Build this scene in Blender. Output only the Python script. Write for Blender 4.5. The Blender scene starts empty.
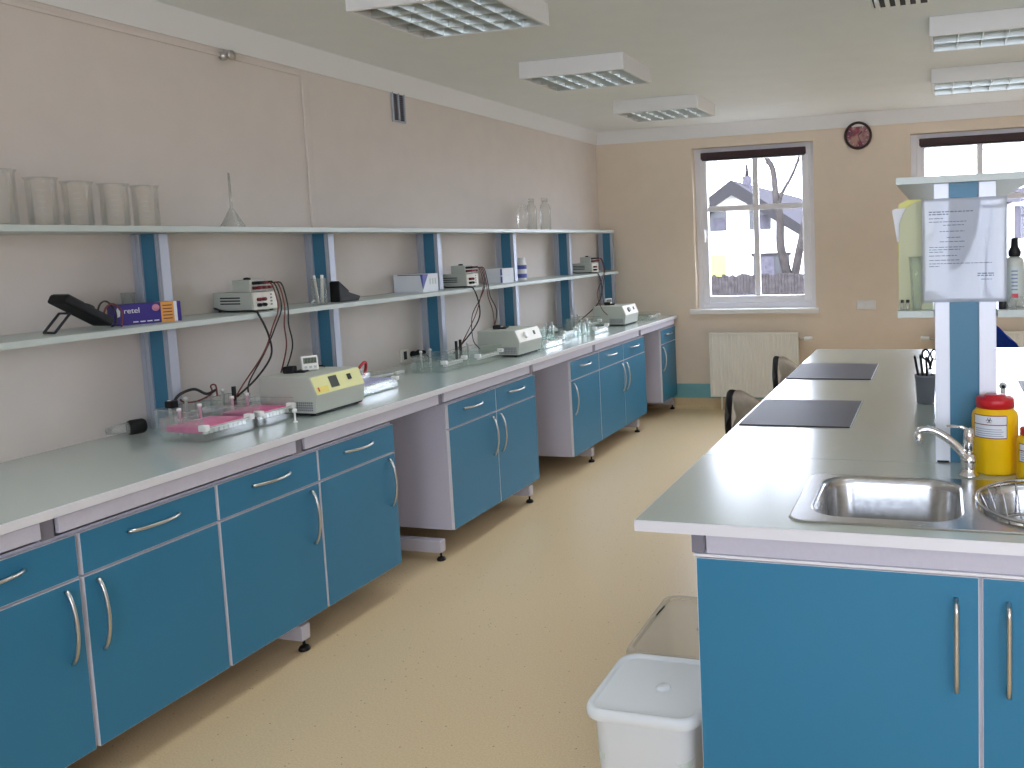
import bpy, bmesh, math, random
from mathutils import Vector, Matrix
random.seed(7)
PI = math.pi
scene = bpy.context.scene
COL = scene.collection

# ------------------------------------------------------------------ materials
def lin(c):
    f = lambda v: v/12.92 if v <= .04045 else ((v+.055)/1.055)**2.4
    return tuple(f(v/255.) for v in c) + (1.,)

def mat(name, rgb, rough=.5, metal=0., noise=0., scale=20., bump=0., spec=.5, coat=0., rough_var=0.):
    m = bpy.data.materials.new(name); m.use_nodes = True
    nt = m.node_tree; b = nt.nodes['Principled BSDF']
    c = lin(rgb)
    b.inputs['Base Color'].default_value = c
    b.inputs['Roughness'].default_value = rough
    b.inputs['Metallic'].default_value = metal
    b.inputs['Specular IOR Level'].default_value = spec
    b.inputs['Coat Weight'].default_value = coat
    tc = nt.nodes.new('ShaderNodeTexCoord')
    n = nt.nodes.new('ShaderNodeTexNoise'); n.inputs['Scale'].default_value = scale
    n.inputs['Detail'].default_value = 4
    nt.links.new(tc.outputs['Object'], n.inputs['Vector'])
    if noise > 0:
        r = nt.nodes.new('ShaderNodeMapRange')
        r.inputs['To Min'].default_value = 1-noise; r.inputs['To Max'].default_value = 1+noise
        r.inputs['From Min'].default_value = .3; r.inputs['From Max'].default_value = .7
        nt.links.new(n.outputs['Fac'], r.inputs['Value'])
        mx = nt.nodes.new('ShaderNodeVectorMath'); mx.operation = 'SCALE'
        mx.inputs[0].default_value = c[:3]
        nt.links.new(r.outputs['Result'], mx.inputs['Scale'])
        nt.links.new(mx.outputs['Vector'], b.inputs['Base Color'])
    if rough_var > 0:
        r2 = nt.nodes.new('ShaderNodeMapRange')
        r2.inputs['To Min'].default_value = max(0, rough-rough_var); r2.inputs['To Max'].default_value = rough+rough_var
        nt.links.new(n.outputs['Fac'], r2.inputs['Value'])
        nt.links.new(r2.outputs['Result'], b.inputs['Roughness'])
    if bump > 0:
        bp = nt.nodes.new('ShaderNodeBump'); bp.inputs['Strength'].default_value = bump
        bp.inputs['Distance'].default_value = .01
        nt.links.new(n.outputs['Fac'], bp.inputs['Height'])
        nt.links.new(bp.outputs['Normal'], b.inputs['Normal'])
    return m

def clear(name, tint=(245, 248, 246), body=.08, gloss=.12, rough=.06, bodycol=(225, 232, 228), edge=.1):
    """thin clear plastic or glass: see-through with a faint body colour and a sheen"""
    m = bpy.data.materials.new(name); m.use_nodes = True
    nt = m.node_tree; nt.nodes.clear()
    out = nt.nodes.new('ShaderNodeOutputMaterial')
    t = nt.nodes.new('ShaderNodeBsdfTransparent'); t.inputs['Color'].default_value = lin(tint)
    d = nt.nodes.new('ShaderNodeBsdfDiffuse'); d.inputs['Color'].default_value = lin(bodycol)
    g = nt.nodes.new('ShaderNodeBsdfGlossy'); g.inputs['Roughness'].default_value = rough
    lw = nt.nodes.new('ShaderNodeLayerWeight'); lw.inputs['Blend'].default_value = .35
    mr = nt.nodes.new('ShaderNodeMapRange')
    mr.inputs['To Min'].default_value = body; mr.inputs['To Max'].default_value = min(1, body*2.5+edge)
    nt.links.new(lw.outputs['Facing'], mr.inputs['Value'])
    m1 = nt.nodes.new('ShaderNodeMixShader'); m2 = nt.nodes.new('ShaderNodeMixShader')
    nt.links.new(mr.outputs['Result'], m1.inputs['Fac'])
    nt.links.new(t.outputs[0], m1.inputs[1]); nt.links.new(d.outputs[0], m1.inputs[2])
    mr2 = nt.nodes.new('ShaderNodeMapRange')
    mr2.inputs['To Min'].default_value = gloss*.1; mr2.inputs['To Max'].default_value = min(1, gloss*4)
    nt.links.new(lw.outputs['Fresnel'], mr2.inputs['Value'])
    nt.links.new(mr2.outputs['Result'], m2.inputs['Fac'])
    nt.links.new(m1.outputs[0], m2.inputs[1]); nt.links.new(g.outputs[0], m2.inputs[2])
    nt.links.new(m2.outputs[0], out.inputs['Surface'])
    return m

def floor_material():
    m = mat('speckled_linoleum', (218, 198, 150), rough=.38, noise=.05, scale=3.)
    nt = m.node_tree; b = nt.nodes['Principled BSDF']
    tc = nt.nodes.new('ShaderNodeTexCoord')
    v = nt.nodes.new('ShaderNodeTexVoronoi'); v.inputs['Scale'].default_value = 24
    nt.links.new(tc.outputs['Object'], v.inputs['Vector'])
    cr = nt.nodes.new('ShaderNodeValToRGB')
    cr.color_ramp.elements[0].position = .06; cr.color_ramp.elements[0].color = (0, 0, 0, 1)
    cr.color_ramp.elements[1].position = .085; cr.color_ramp.elements[1].color = (1, 1, 1, 1)
    nt.links.new(v.outputs['Distance'], cr.inputs['Fac'])
    v2 = nt.nodes.new('ShaderNodeTexNoise'); v2.inputs['Scale'].default_value = 160
    nt.links.new(tc.outputs['Object'], v2.inputs['Vector'])
    cr2 = nt.nodes.new('ShaderNodeValToRGB')
    cr2.color_ramp.elements[0].position = .35; cr2.color_ramp.elements[0].color = lin((207, 184, 144))
    cr2.color_ramp.elements[1].position = .65; cr2.color_ramp.elements[1].color = lin((219, 198, 160))
    nt.links.new(v2.outputs['Fac'], cr2.inputs['Fac'])
    mx = nt.nodes.new('ShaderNodeMix'); mx.data_type = 'RGBA'
    mx.inputs[6].default_value = lin((150, 126, 92))
    nt.links.new(cr.outputs['Color'], mx.inputs[0])
    nt.links.new(cr2.outputs['Color'], mx.inputs[7])
    nt.links.new(mx.outputs[2], b.inputs['Base Color'])
    return m

M = {}
M['wall'] = mat('beige_paint', (230, 215, 196), .75, noise=.02, scale=6, bump=.08)
M['wall_l'] = mat('pale_beige_paint', (224, 215, 208), .75, noise=.02, scale=6, bump=.08)
M['ceil'] = mat('ceiling_paint', (234, 237, 237), .6, noise=.015, scale=5)
M['cove'] = mat('cornice_paint', (234, 234, 234), .6)
M['floor'] = floor_material()
M['teal'] = mat('teal_skirting', (120, 178, 186), .4, noise=.05, scale=8)
M['blue'] = mat('blue_laminate', (42, 119, 156), .38, noise=.03, scale=300)
M['bluepanel'] = mat('blue_panel', (58, 120, 150), .4, noise=.03, scale=200)
M['lilac'] = mat('pale_lilac_board', (196, 194, 208), .5, noise=.02, scale=90)
M['edge'] = mat('white_edging', (222, 222, 228), .4)
M['worktop'] = mat('grey_green_laminate', (184, 197, 192), .21, noise=.03, scale=260, rough_var=.03, spec=.85)
_p = M['worktop'].node_tree.nodes['Principled BSDF']; _p.inputs['Coat Weight'].default_value = .7; _p.inputs['Coat Roughness'].default_value = .2
M['shelf'] = mat('grey_shelf_board', (188, 198, 194), .32, noise=.02, scale=160)
M['alu'] = mat('anodised_aluminium', (178, 184, 196), .42, .35)
M['whitealu'] = mat('white_profile', (234, 239, 250), .4, .1)
M['frame'] = mat('grey_steel_paint', (196, 194, 206), .45, .1)
M['slot'] = mat('grey_frame_cap', (126, 124, 136), .5)
M['dark'] = mat('black_plastic', (22, 22, 24), .5, spec=.3)
M['dark2'] = mat('charcoal_plastic', (40, 40, 44), .55, spec=.3)
M['chrome'] = mat('chrome', (225, 226, 228), .08, 1.)
M['steel'] = mat('brushed_stainless', (196, 198, 200), .24, 1., noise=.06, scale=60, rough_var=.06)
M['nickel'] = mat('satin_nickel', (205, 202, 196), .28, 1.)
M['white'] = mat('white_plastic', (236, 236, 234), .4)
M['pvc'] = mat('white_window_frame', (236, 236, 242), .35)
M['rad'] = mat('radiator_enamel', (238, 236, 228), .4)
M['blind'] = mat('brown_blind_cassette', (62, 38, 42), .6, noise=.1, scale=50)
M['greybox'] = mat('grey_instrument_enamel', (188, 192, 182), .5, noise=.03, scale=200)
M['panel_y'] = mat('pale_yellow_panel', (226, 226, 160), .45)
M['panel_w'] = mat('pale_panel', (232, 230, 218), .45)
M['lcd'] = mat('dark_display', (66, 72, 66), .25)
M['lcdg'] = mat('grey_display', (120, 132, 120), .3)
M['pink'] = mat('pink_gel', (222, 92, 150), .25, noise=.15, scale=30)
M['violet'] = mat('violet_gel', (168, 170, 210), .35, noise=.1, scale=30)
M['red'] = mat('red_plastic', (196, 28, 40), .35)
M['darkred'] = mat('dark_red_plastic', (120, 26, 36), .4)
M['brownred'] = mat('red_brown_cable', (112, 52, 46), .5)
M['yellow'] = mat('yellow_plastic', (236, 190, 10), .35)
M['paper'] = mat('laminated_paper', (232, 238, 248), .5, coat=1., bump=.0)
M['ink'] = mat('grey_print', (120, 132, 158), .6)
M['inkd'] = mat('dark_print', (70, 60, 66), .6)
M['card'] = mat('white_card', (222, 226, 232), .6)
M['purple'] = mat('purple_print', (58, 48, 132), .45)
M['purple2'] = mat('blue_violet_print', (86, 92, 168), .5)
M['orange'] = mat('orange_print', (222, 160, 84), .5)
M['folder'] = mat('pale_yellow_folder', (222, 220, 128), .5, noise=.04, scale=8)
M['chairtan'] = mat('taupe_upholstery', (236, 226, 212), .34, noise=.06, scale=60)
M['chairdark'] = mat('dark_shell', (70, 70, 72), .5)
M['bluefab'] = mat('royal_blue_upholstery', (28, 72, 170), .8, noise=.06, scale=80)
M['matblack'] = mat('black_rubber_sheet', (58, 54, 60), .5, noise=.08, scale=120, spec=.3)
M['silver'] = mat('louvre_aluminium', (226, 232, 230), .32, .8)
M['tube'] = mat('lamp_tube_glass', (226, 232, 230), .3)
M['cabledark'] = mat('black_cable', (34, 30, 32), .5)
M['liquid'] = mat('bin_contents', (206, 214, 204), .6)
M['acrylic'] = clear('clear_acrylic', tint=(252, 254, 253), body=.012, gloss=.06, bodycol=(250, 252, 251), edge=.10)
M['glass'] = clear('clear_glass', tint=(255, 255, 254), body=.006, gloss=.1, rough=.03, bodycol=(250, 250, 246), edge=.06)
M['pane'] = clear('window_glass', tint=(250, 252, 252), body=.0, gloss=.04, rough=.01)
M['tub'] = clear('translucent_polypropylene', tint=(240, 246, 248), body=.78, gloss=.1, rough=.25, bodycol=(240, 246, 250))
M['tubclear'] = clear('hazy_clear_plastic', tint=(250, 248, 244), body=.22, gloss=.05, rough=.25, bodycol=(226, 220, 208))
M['frost'] = clear('frosted_plastic', tint=(248, 248, 246), body=.14, gloss=.1, rough=.15, bodycol=(232, 232, 228))
# outside
M['render'] = mat('house_render', (232, 230, 226), .9, spec=0.)
M['rooftile'] = mat('grey_roof_tiles', (60, 58, 61), .9, noise=.12, scale=3, spec=0.)
M['barge'] = mat('dark_barge_board', (48, 46, 47), .9, spec=0.)
M['fence'] = mat('weathered_fence', (58, 54, 54), .95, noise=.3, scale=14, spec=0.)
M['bark'] = mat('grey_bark', (54, 50, 48), .95, noise=.25, scale=12, spec=0.)
M['extglass'] = mat('dark_house_glass', (28, 27, 30), .3)
M['curtain'] = mat('lilac_curtain', (74, 71, 77), .8, noise=.2, scale=6, spec=0.)
M['extyellow'] = mat('yellow_hoarding', (150, 148, 84), .7, spec=0.)
M['ground'] = mat('outside_ground', (120, 118, 108), .95, noise=.2, scale=2, spec=0.)

# ------------------------------------------------------------------ mesh builder
class MB:
    def __init__(s): s.bm = bmesh.new()
    def _mi(s, fs, mi, smooth=False):
        for f in fs: f.material_index = mi; f.smooth = smooth
    def box(s, x0, x1, y0, y1, z0, z1, bev=0., mi=0):
        r = bmesh.ops.create_cube(s.bm, size=1.)
        vs = r['verts']
        for v in vs:
            v.co = Vector(((x0+x1)/2+v.co.x*(x1-x0), (y0+y1)/2+v.co.y*(y1-y0), (z0+z1)/2+v.co.z*(z1-z0)))
        fs = {f for v in vs for f in v.link_faces}
        s._mi(fs, mi)
        if bev > 0:
            es = list({e for v in vs for e in v.link_edges})
            rr = bmesh.ops.bevel(s.bm, geom=es, offset=bev, segments=2, profile=.5, affect='EDGES')
            s._mi(rr['faces'], mi)
        return s
    def prism(s, poly, axis, a0, a1, mi=0, bev=0.):
        def P(u, v, a):
            return {'x': (a, u, v), 'y': (u, a, v), 'z': (u, v, a)}[axis]
        A = [s.bm.verts.new(P(u, v, a0)) for u, v in poly]
        B = [s.bm.verts.new(P(u, v, a1)) for u, v in poly]
        n = len(poly); fs = [s.bm.faces.new(A), s.bm.faces.new(B[::-1])]
        for i in range(n):
            j = (i+1) % n
            fs.append(s.bm.faces.new((A[j], A[i], B[i], B[j])))
        bmesh.ops.recalc_face_normals(s.bm, faces=fs)
        s._mi(fs, mi)
        if bev > 0:
            es = list({e for f in fs for e in f.edges})
            rr = bmesh.ops.bevel(s.bm, geom=es, offset=bev, segments=2, profile=.5, affect='EDGES')
            s._mi(rr['faces'], mi)
        return s
    def tube(s, pts, r, seg=8, mi=0, cap=True, r1=None):
        pts = [Vector(p) for p in pts]; n = len(pts); rings = []
        up = Vector((0, 0, 1))
        t0 = (pts[1]-pts[0]).normalized()
        if abs(t0.dot(up)) > .9: up = Vector((1, 0, 0))
        nrm = t0.cross(up).normalized()
        for i, p in enumerate(pts):
            t = ((pts[min(i+1, n-1)]-pts[max(i-1, 0)])).normalized()
            nrm = (nrm - t*nrm.dot(t))
            nrm = nrm.normalized() if nrm.length > 1e-6 else t.orthogonal().normalized()
            b = t.cross(nrm)
            rr = r if r1 is None else r+(r1-r)*i/(n-1)
            rings.append([s.bm.verts.new(p+(nrm*math.cos(a)+b*math.sin(a))*rr) for a in [2*PI*k/seg for k in range(seg)]])
        fs = []
        for i in range(n-1):
            for k in range(seg):
                fs.append(s.bm.faces.new((rings[i][k], rings[i][(k+1) % seg], rings[i+1][(k+1) % seg], rings[i+1][k])))
        s._mi(fs, mi, True)
        if cap:
            c = [s.bm.faces.new(rings[0][::-1]), s.bm.faces.new(rings[-1])]
            s._mi(c, mi)
        return s
    def cyl(s, p0, p1, r, seg=20, r1=None, mi=0):
        return s.tube([p0, p1], r, seg, mi, True, r1)
    def lathe(s, prof, c=(0, 0, 0), seg=24, mi=0, axis='z', close=False):
        c = Vector(c); rings = []
        def P(r, a, h):
            if axis == 'z': return Vector((r*math.cos(a), r*math.sin(a), h))
            if axis == 'x': return Vector((h, r*math.cos(a), r*math.sin(a)))
            return Vector((r*math.sin(a), h, r*math.cos(a)))
        for r, h in prof:
            if r < 1e-6: rings.append([s.bm.verts.new(c+P(0, 0, h))])
            else: rings.append([s.bm.verts.new(c+P(r, 2*PI*k/seg, h)) for k in range(seg)])
        fs = []
        pairs = list(zip(rings, rings[1:])) + ([(rings[-1], rings[0])] if close else [])
        for A, B in pairs:
            for k in range(seg):
                k2 = (k+1) % seg
                if len(A) == 1 and len(B) == 1: continue
                if len(A) == 1: fs.append(s.bm.faces.new((A[0], B[k], B[k2])))
                elif len(B) == 1: fs.append(s.bm.faces.new((A[k], B[0], A[k2])))
                else: fs.append(s.bm.faces.new((A[k], B[k], B[k2], A[k2])))
        bmesh.ops.recalc_face_normals(s.bm, faces=fs)
        s._mi(fs, mi, True)
        return s
    def grid(s, fn, nu, nv, mi=0, thick=0.):
        V = [[s.bm.verts.new(fn(i/nu, j/nv)) for j in range(nv+1)] for i in range(nu+1)]
        fs = [s.bm.faces.new((V[i][j], V[i+1][j], V[i+1][j+1], V[i][j+1])) for i in range(nu) for j in range(nv)]
        s._mi(fs, mi, True)
        if thick:
            bmesh.ops.solidify(s.bm, geom=fs, thickness=thick)
        return s
    def loft(s, loops, mi=0, cap0=False, cap1=False, smooth=True):
        R = [[s.bm.verts.new(p) for p in L] for L in loops]; n = len(R[0]); fs = []
        for A, B in zip(R, R[1:]):
            for k in range(n):
                fs.append(s.bm.faces.new((A[k], A[(k+1) % n], B[(k+1) % n], B[k])))
        s._mi(fs, mi, smooth)
        g = []
        if cap0: g.append(s.bm.faces.new(R[0][::-1]))
        if cap1: g.append(s.bm.faces.new(R[-1]))
        s._mi(g, mi)
        return s
    def xf(s, mtx):
        bmesh.ops.transform(s.bm, matrix=mtx, verts=s.bm.verts[:]); return s

def rrect(cx, cy, w, d, r, z, n=5):
    P = []
    for (sx, sy, a0) in ((1, 1, 0), (-1, 1, PI/2), (-1, -1, PI), (1, -1, 1.5*PI)):
        for k in range(n+1):
            a = a0+PI/2*k/n
            P.append((cx+sx*(w/2-r)+r*math.cos(a), cy+sy*(d/2-r)+r*math.sin(a), z))
    return P

def spline(pts, n=8):
    P = [Vector(p) for p in pts]; P = [P[0]*2-P[1]]+P+[P[-1]*2-P[-2]]; out = []
    for i in range(1, len(P)-2):
        a, b, c, d = P[i-1:i+3]
        for k in range(n):
            t = k/n
            out.append(.5*((2*b)+(c-a)*t+(2*a-5*b+4*c-d)*t*t+(3*b-a-3*c+d)*t**3))
    out.append(P[-2]); return out

def obj(name, mb, mats, parent=None, loc=(0, 0, 0), kind=None):
    me = bpy.data.meshes.new(name); mb.bm.to_mesh(me); mb.bm.free()
    for m in (mats if isinstance(mats, (list, tuple)) else [mats]):
        me.materials.append(M[m] if isinstance(m, str) else m)
    o = bpy.data.objects.new(name, me); COL.objects.link(o)
    o.location = loc
    if parent is not None: o.parent = parent
    if kind: o['kind'] = kind
    return o
def struct(name, mb, mats, parent=None, loc=(0, 0, 0)):
    return obj(name, mb, mats, parent, loc, None if parent else 'structure')
def tag(o, label, cat, group=None):
    o['label'] = label; o['category'] = cat
    if group: o['group'] = group
    return o
def thing(name, label, cat, loc=(0, 0, 0), rz=0., group=None):
    o = bpy.data.objects.new(name, None); COL.objects.link(o)
    o.empty_display_size = .05
    o.location = loc; o.rotation_euler = (0, 0, rz)
    return tag(o, label, cat, group)
def solo(name, mb, mats, label, cat, loc=(0, 0, 0), group=None):
    return tag(obj(name, mb, mats, None, loc), label, cat, group)
def dup(root, loc, rz=None, label=None, group=None):
    r = root.copy(); COL.objects.link(r); r.location = loc
    if rz is not None: r.rotation_euler = (0, 0, rz)
    if label: r['label'] = label
    if group: r['group'] = group
    for ch in list(root.children):
        c = ch.copy(); COL.objects.link(c); c.parent = r
        for g in list(ch.children):
            d = g.copy(); COL.objects.link(d); d.parent = c
    return r
def text_mesh(body, size, extrude=.0005):
    cu = bpy.data.curves.new('lettering', 'FONT'); cu.body = body; cu.size = size
    cu.extrude = extrude; cu.align_x = 'CENTER'; cu.align_y = 'CENTER'
    o = bpy.data.objects.new('lettering', cu); COL.objects.link(o)
    dg = bpy.context.evaluated_depsgraph_get(); dg.update()
    me = bpy.data.meshes.new_from_object(o.evaluated_get(dg))
    bm = bmesh.new(); bm.from_mesh(me)
    bpy.data.objects.remove(o); bpy.data.curves.remove(cu); bpy.data.meshes.remove(me)
    b = MB(); b.bm.free(); b.bm = bm
    return b

# ------------------------------------------------------------------ camera
F, PITCH, YAW, ROLL, H = 866.304, -.0923, .2901, -.0351, 1.5892
PX, PY = 171.9, -61.5
fwd = Vector((-math.sin(YAW)*math.cos(PITCH), math.cos(YAW)*math.cos(PITCH), math.sin(PITCH)))
rgt = Vector((math.cos(YAW), math.sin(YAW), 0)); up = rgt.cross(fwd)
c_, s_ = math.cos(ROLL), math.sin(ROLL)
R_, U_ = rgt*c_+up*s_, up*c_-rgt*s_
cam = bpy.data.cameras.new('camera'); co = bpy.data.objects.new('camera', cam); COL.objects.link(co)
co.matrix_world = Matrix(((R_.x, U_.x, -fwd.x, 0), (R_.y, U_.y, -fwd.y, 0), (R_.z, U_.z, -fwd.z, H), (0, 0, 0, 1)))
cam.sensor_fit = 'HORIZONTAL'; cam.sensor_width = 36; cam.lens = F*36/1024
cam.shift_x = -PX/1024; cam.shift_y = PY/1024
cam.clip_start = .02; cam.clip_end = 300
scene.camera = co

# ------------------------------------------------------------------ room
XL, XR, YB, YF, ZC = -3.183, 3.6, 7.904, -2.4, 2.668
WT = .32                                     # outer wall thickness
BEN = .9                                     # bench height
struct('floor', MB().box(XL-.1, XR+.1, YF-.1, YB+.05, -.1, 0), 'floor')
struct('ceiling', MB().box(XL-.1, XR+.1, YF-.1, YB+.1, ZC, ZC+.1), 'ceil')
struct('wall_left', MB().box(XL-.15, XL, YF-.1, YB+WT, 0, ZC), 'wall_l')
struct('wall_right', MB().box(XR, XR+.15, YF-.1, YB+WT, 0, ZC), 'wall')
WINS = [(-2.228, -1.094), (-.2485, .885), (1.72, 2.855)]
WZ0, WZ1 = .93, 2.457
def holed_wall(name, y0, y1, wins, z0, z1):
    b = MB(); xs = XL
    for a, c in wins:
        b.box(xs, a, y0, y1, 0, ZC); b.box(a, c, y0, y1, 0, z0); b.box(a, c, y0, y1, z1, ZC); xs = c
    b.box(xs, XR, y0, y1, 0, ZC)
    bmesh.ops.remove_doubles(b.bm, verts=b.bm.verts[:], dist=1e-4)
    return struct(name, b, 'wall')
holed_wall('wall_back', YB, YB+WT, WINS, WZ0, WZ1)
REAR = [(-.9, .7), (1.4, 3.1)]
holed_wall('wall_rear', YF-WT, YF, REAR, .95, 2.45)
# cornice: a shallow sloped band
def cove(name, a, b_, wallaxis):
    b = MB()
    if wallaxis == 'x':
        b.prism([(XL, 2.551), (XL+.012, 2.551), (XL+.05, ZC), (XL, ZC)], 'y', a, b_)
    else:
        b.prism([(YB, 2.551), (YB-.012, 2.551), (YB-.05, ZC), (YB, ZC)], 'x', a, b_)
    return struct(name, b, 'cove')
cove('trim_1', YF, YB, 'x'); cove('trim_2', XL, XR, 'y')
struct('baseboard_back', MB().box(XL, XR, YB-.012, YB, .1, .235), 'teal')
b = MB(); b.prism([(YB, 0), (YB-.05, 0), (YB-.018, .018), (YB-.012, .1), (YB, .1)], 'x', XL, XR)
struct('trim_3', b, 'floor')
struct('baseboard_left', MB().box(XL, XL+.012, YF, YB, .1, .235), 'teal')

def window(n, x0, x1, y, z0, z1, mull=True, blind=True, side=1):
    """side=1: room lies towards -y of the window"""
    yo = y+.09*side; t = .06
    def ybox(a, c): return (min(a, c), max(a, c))
    b = MB(); ya, yb = ybox(yo, yo+.07*side)
    b.box(x0, x0+t, ya, yb, z0, z1, .004); b.box(x1-t, x1, ya, yb, z0, z1, .004)
    b.box(x0+t, x1-t, ya, yb, z0, z0+t, .004); b.box(x0+t, x1-t, ya, yb, z1-t, z1, .004)
    fr = struct('window_%d' % n, b, 'pvc')
    b = MB(); ya, yb = ybox(yo-.015*side, yo+.055*side); s = .068
    a0, a1, c0, c1 = x0+t-.01, x1-t+.01, z0+t-.01, z1-t+.01
    b.box(a0, a0+s, ya, yb, c0, c1, .006); b.box(a1-s, a1, ya, yb, c0, c1, .006)
    b.box(a0+s, a1-s, ya, yb, c0, c0+s, .006); b.box(a0+s, a1-s, ya, yb, c1-s, c1, .006)
    obj('sash', b, 'pvc', fr)
    ya, yb = ybox(yo+.018*side, yo+.026*side)
    obj('pane', MB().box(a0+s-.008, a1-s+.008, ya, yb, c0+s-.008, c1-s+.008), 'pane', fr)
    if mull:
        b = MB(); ya, yb = ybox(yo+.004*side, yo+.04*side); xm = (x0+x1)/2+.012; zm = 1.892
        b.box(xm-.026, xm+.026, ya, yb, c0+s, c1-s, .004)
        b.box(a0+s, xm-.0255, ya, yb, zm-.024, zm+.024); b.box(xm+.0255, a1-s, ya, yb, zm-.024, zm+.024)
        obj('glazing_bar', b, 'pvc', fr)
    b = MB(); hy = yo-.03*side
    b.box(x0+t+.012, x0+t+.04, *ybox(hy, yo-.012*side), 1.63, 1.70, .004)
    b.box(x0+t+.016, x0+t+.036, *ybox(hy-.03*side, hy-.008*side), 1.58, 1.70, .006)
    obj('window_handle', b, 'white', fr)
    if blind:
        bl = thing('roller_blind', 'brown roller blind rolled up at top of ' +
                   ('the single left window above the radiator' if n == 1 else 'the window behind the island shelf'),
                   'blind', ((x0+x1)/2, yo-.02, z1-.05), 0, 'rolled up window blinds')
        w = (x1-x0)/2-.075
        obj('cassette', MB().box(-w, w, -.035, .004, -.055, .008, .006), 'blind', bl)
        obj('bottom_bar', MB().box(-w+.01, w-.01, -.03, -.012, -.066, -.056, .002), 'dark2', bl)
    return fr
for i, (a, c) in enumerate(WINS):
    window(i+1, a, c, YB, WZ0+.02, WZ1, True, i < 2)
for i, (a, c) in enumerate(REAR):
    window(i+4, a, c, YF, .97, 2.45, True, False, -1)
for i, (a, c) in enumerate(WINS[:2]):
    struct('trim_%d' % (4+i), MB().box(a-.06, c+.035, YB-.045, YB+.1, .905, .952, .008), 'white')

# cable trunking on the left wall
t = thing('cable_conduit', 'thin painted conduit running under cornice and dropping to the top shelf', 'conduit', (XL, 3.86, 1.73))
obj('run', MB().box(.0, .01, -3.4, .0, .785, .802, .003), 'wall_l', t)
obj('drop', MB().box(.0, .012, -.006, .034, .002, .802, .003), 'wall_l', t)
b = MB(); b.lathe([(0, 0), (.02, 0), (.02, .02), (.012, .024), (.012, .05), (.022, .052), (.022, .062), (0, .064)], (.0, -.52, .79), 16, axis='x')
obj('clamp', b, 'nickel', t)
# air vent
t = thing('air_vent', 'grey slatted air vent high on left wall below cornice', 'vent', (XL, 4.63, 2.38))
obj('backing', MB().box(0, .004, .006, .124, .006, .194), 'dark2', t)
b = MB()
for (y0, y1, z0, z1) in ((0, .13, 0, .012), (0, .13, .188, .2), (0, .012, .012, .188), (.118, .13, .012, .188), (.059, .071, .012, .188)):
    b.box(0, .014, y0, y1, z0, z1, .002)
obj('frame', b, 'alu', t)
for k in range(14):
    z = .02+k*.012
    obj('slat', MB().prism([(.003, z), (.012, z+.004), (.012, z+.006), (.003, z+.002)], 'y', .012, .118), 'slot', t)
# wall clock
def clock():
    t = thing('wall_clock', 'round dark-rimmed wall clock with reddish picture face between the windows', 'clock', (-.693, YB, 2.472))
    b = MB(); b.lathe([(.098, -.01), (.104, -.034), (.113, -.038), (.121, -.03), (.122, 0), (.098, 0)], seg=40, axis='y', close=True)
    obj('rim', b, mat('dark_brown_rim', (48, 26, 24), .35), t)
    m = mat('clock_picture', (150, 84, 78), .5); nt = m.node_tree
    tc = nt.nodes.new('ShaderNodeTexCoord'); n = nt.nodes.new('ShaderNodeTexNoise'); n.inputs['Scale'].default_value = 11
    nt.links.new(tc.outputs['Object'], n.inputs['Vector'])
    cr = nt.nodes.new('ShaderNodeValToRGB'); e = cr.color_ramp.elements
    e[0].position = .34; e[0].color = lin((92, 78, 92)); e[1].position = .68; e[1].color = lin((206, 150, 110))
    k = e.new(.45); k.color = lin((150, 62, 78)); k = e.new(.55); k.color = lin((176, 140, 140))
    nt.links.new(n.outputs['Fac'], cr.inputs['Fac']); nt.links.new(cr.outputs['Color'], nt.nodes['Principled BSDF'].inputs['Base Color'])
    obj('dial', MB().cyl((0, -.004, 0), (0, -.012, 0), .1, 40), m, t)
    b = MB()
    for k in range(12):
        a = k*PI/6; c, s = math.cos(a), math.sin(a)
        b.tube([(.078*s, -.013, .078*c), (.09*s, -.013, .09*c)], .0025, 6)
    obj('hour_marks', b, 'white', t)
    obj('hour_hand', MB().tube([(0, -.016, 0), (.036, -.016, .034)], .003, 6), 'dark', t)
    obj('minute_hand', MB().tube([(0, -.019, 0), (.03, -.019, -.068)], .002, 6), 'dark', t)
clock()
# wall sockets on the back wall
t = thing('wall_socket', 'white double wall socket on far wall right of the radiator', 'socket', (-.645, YB, .972))
obj('plate', MB().box(-.085, .085, -.012, 0, -.04, .04, .006), 'white', t)
for sx in (-.045, .045):
    b = MB(); b.lathe([(.0, -.008), (.022, -.008), (.024, -.016), (.03, -.017), (.03, -.011)], (sx, 0, 0), 20, axis='y')
    obj('outlet', b, 'pvc', t)
    b = MB()
    for d in (-.009, .009): b.cyl((sx+d, -.0085, 0), (sx+d, -.0105, 0), .003, 8)
    obj('contact_holes', b, 'dark', t)

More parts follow.
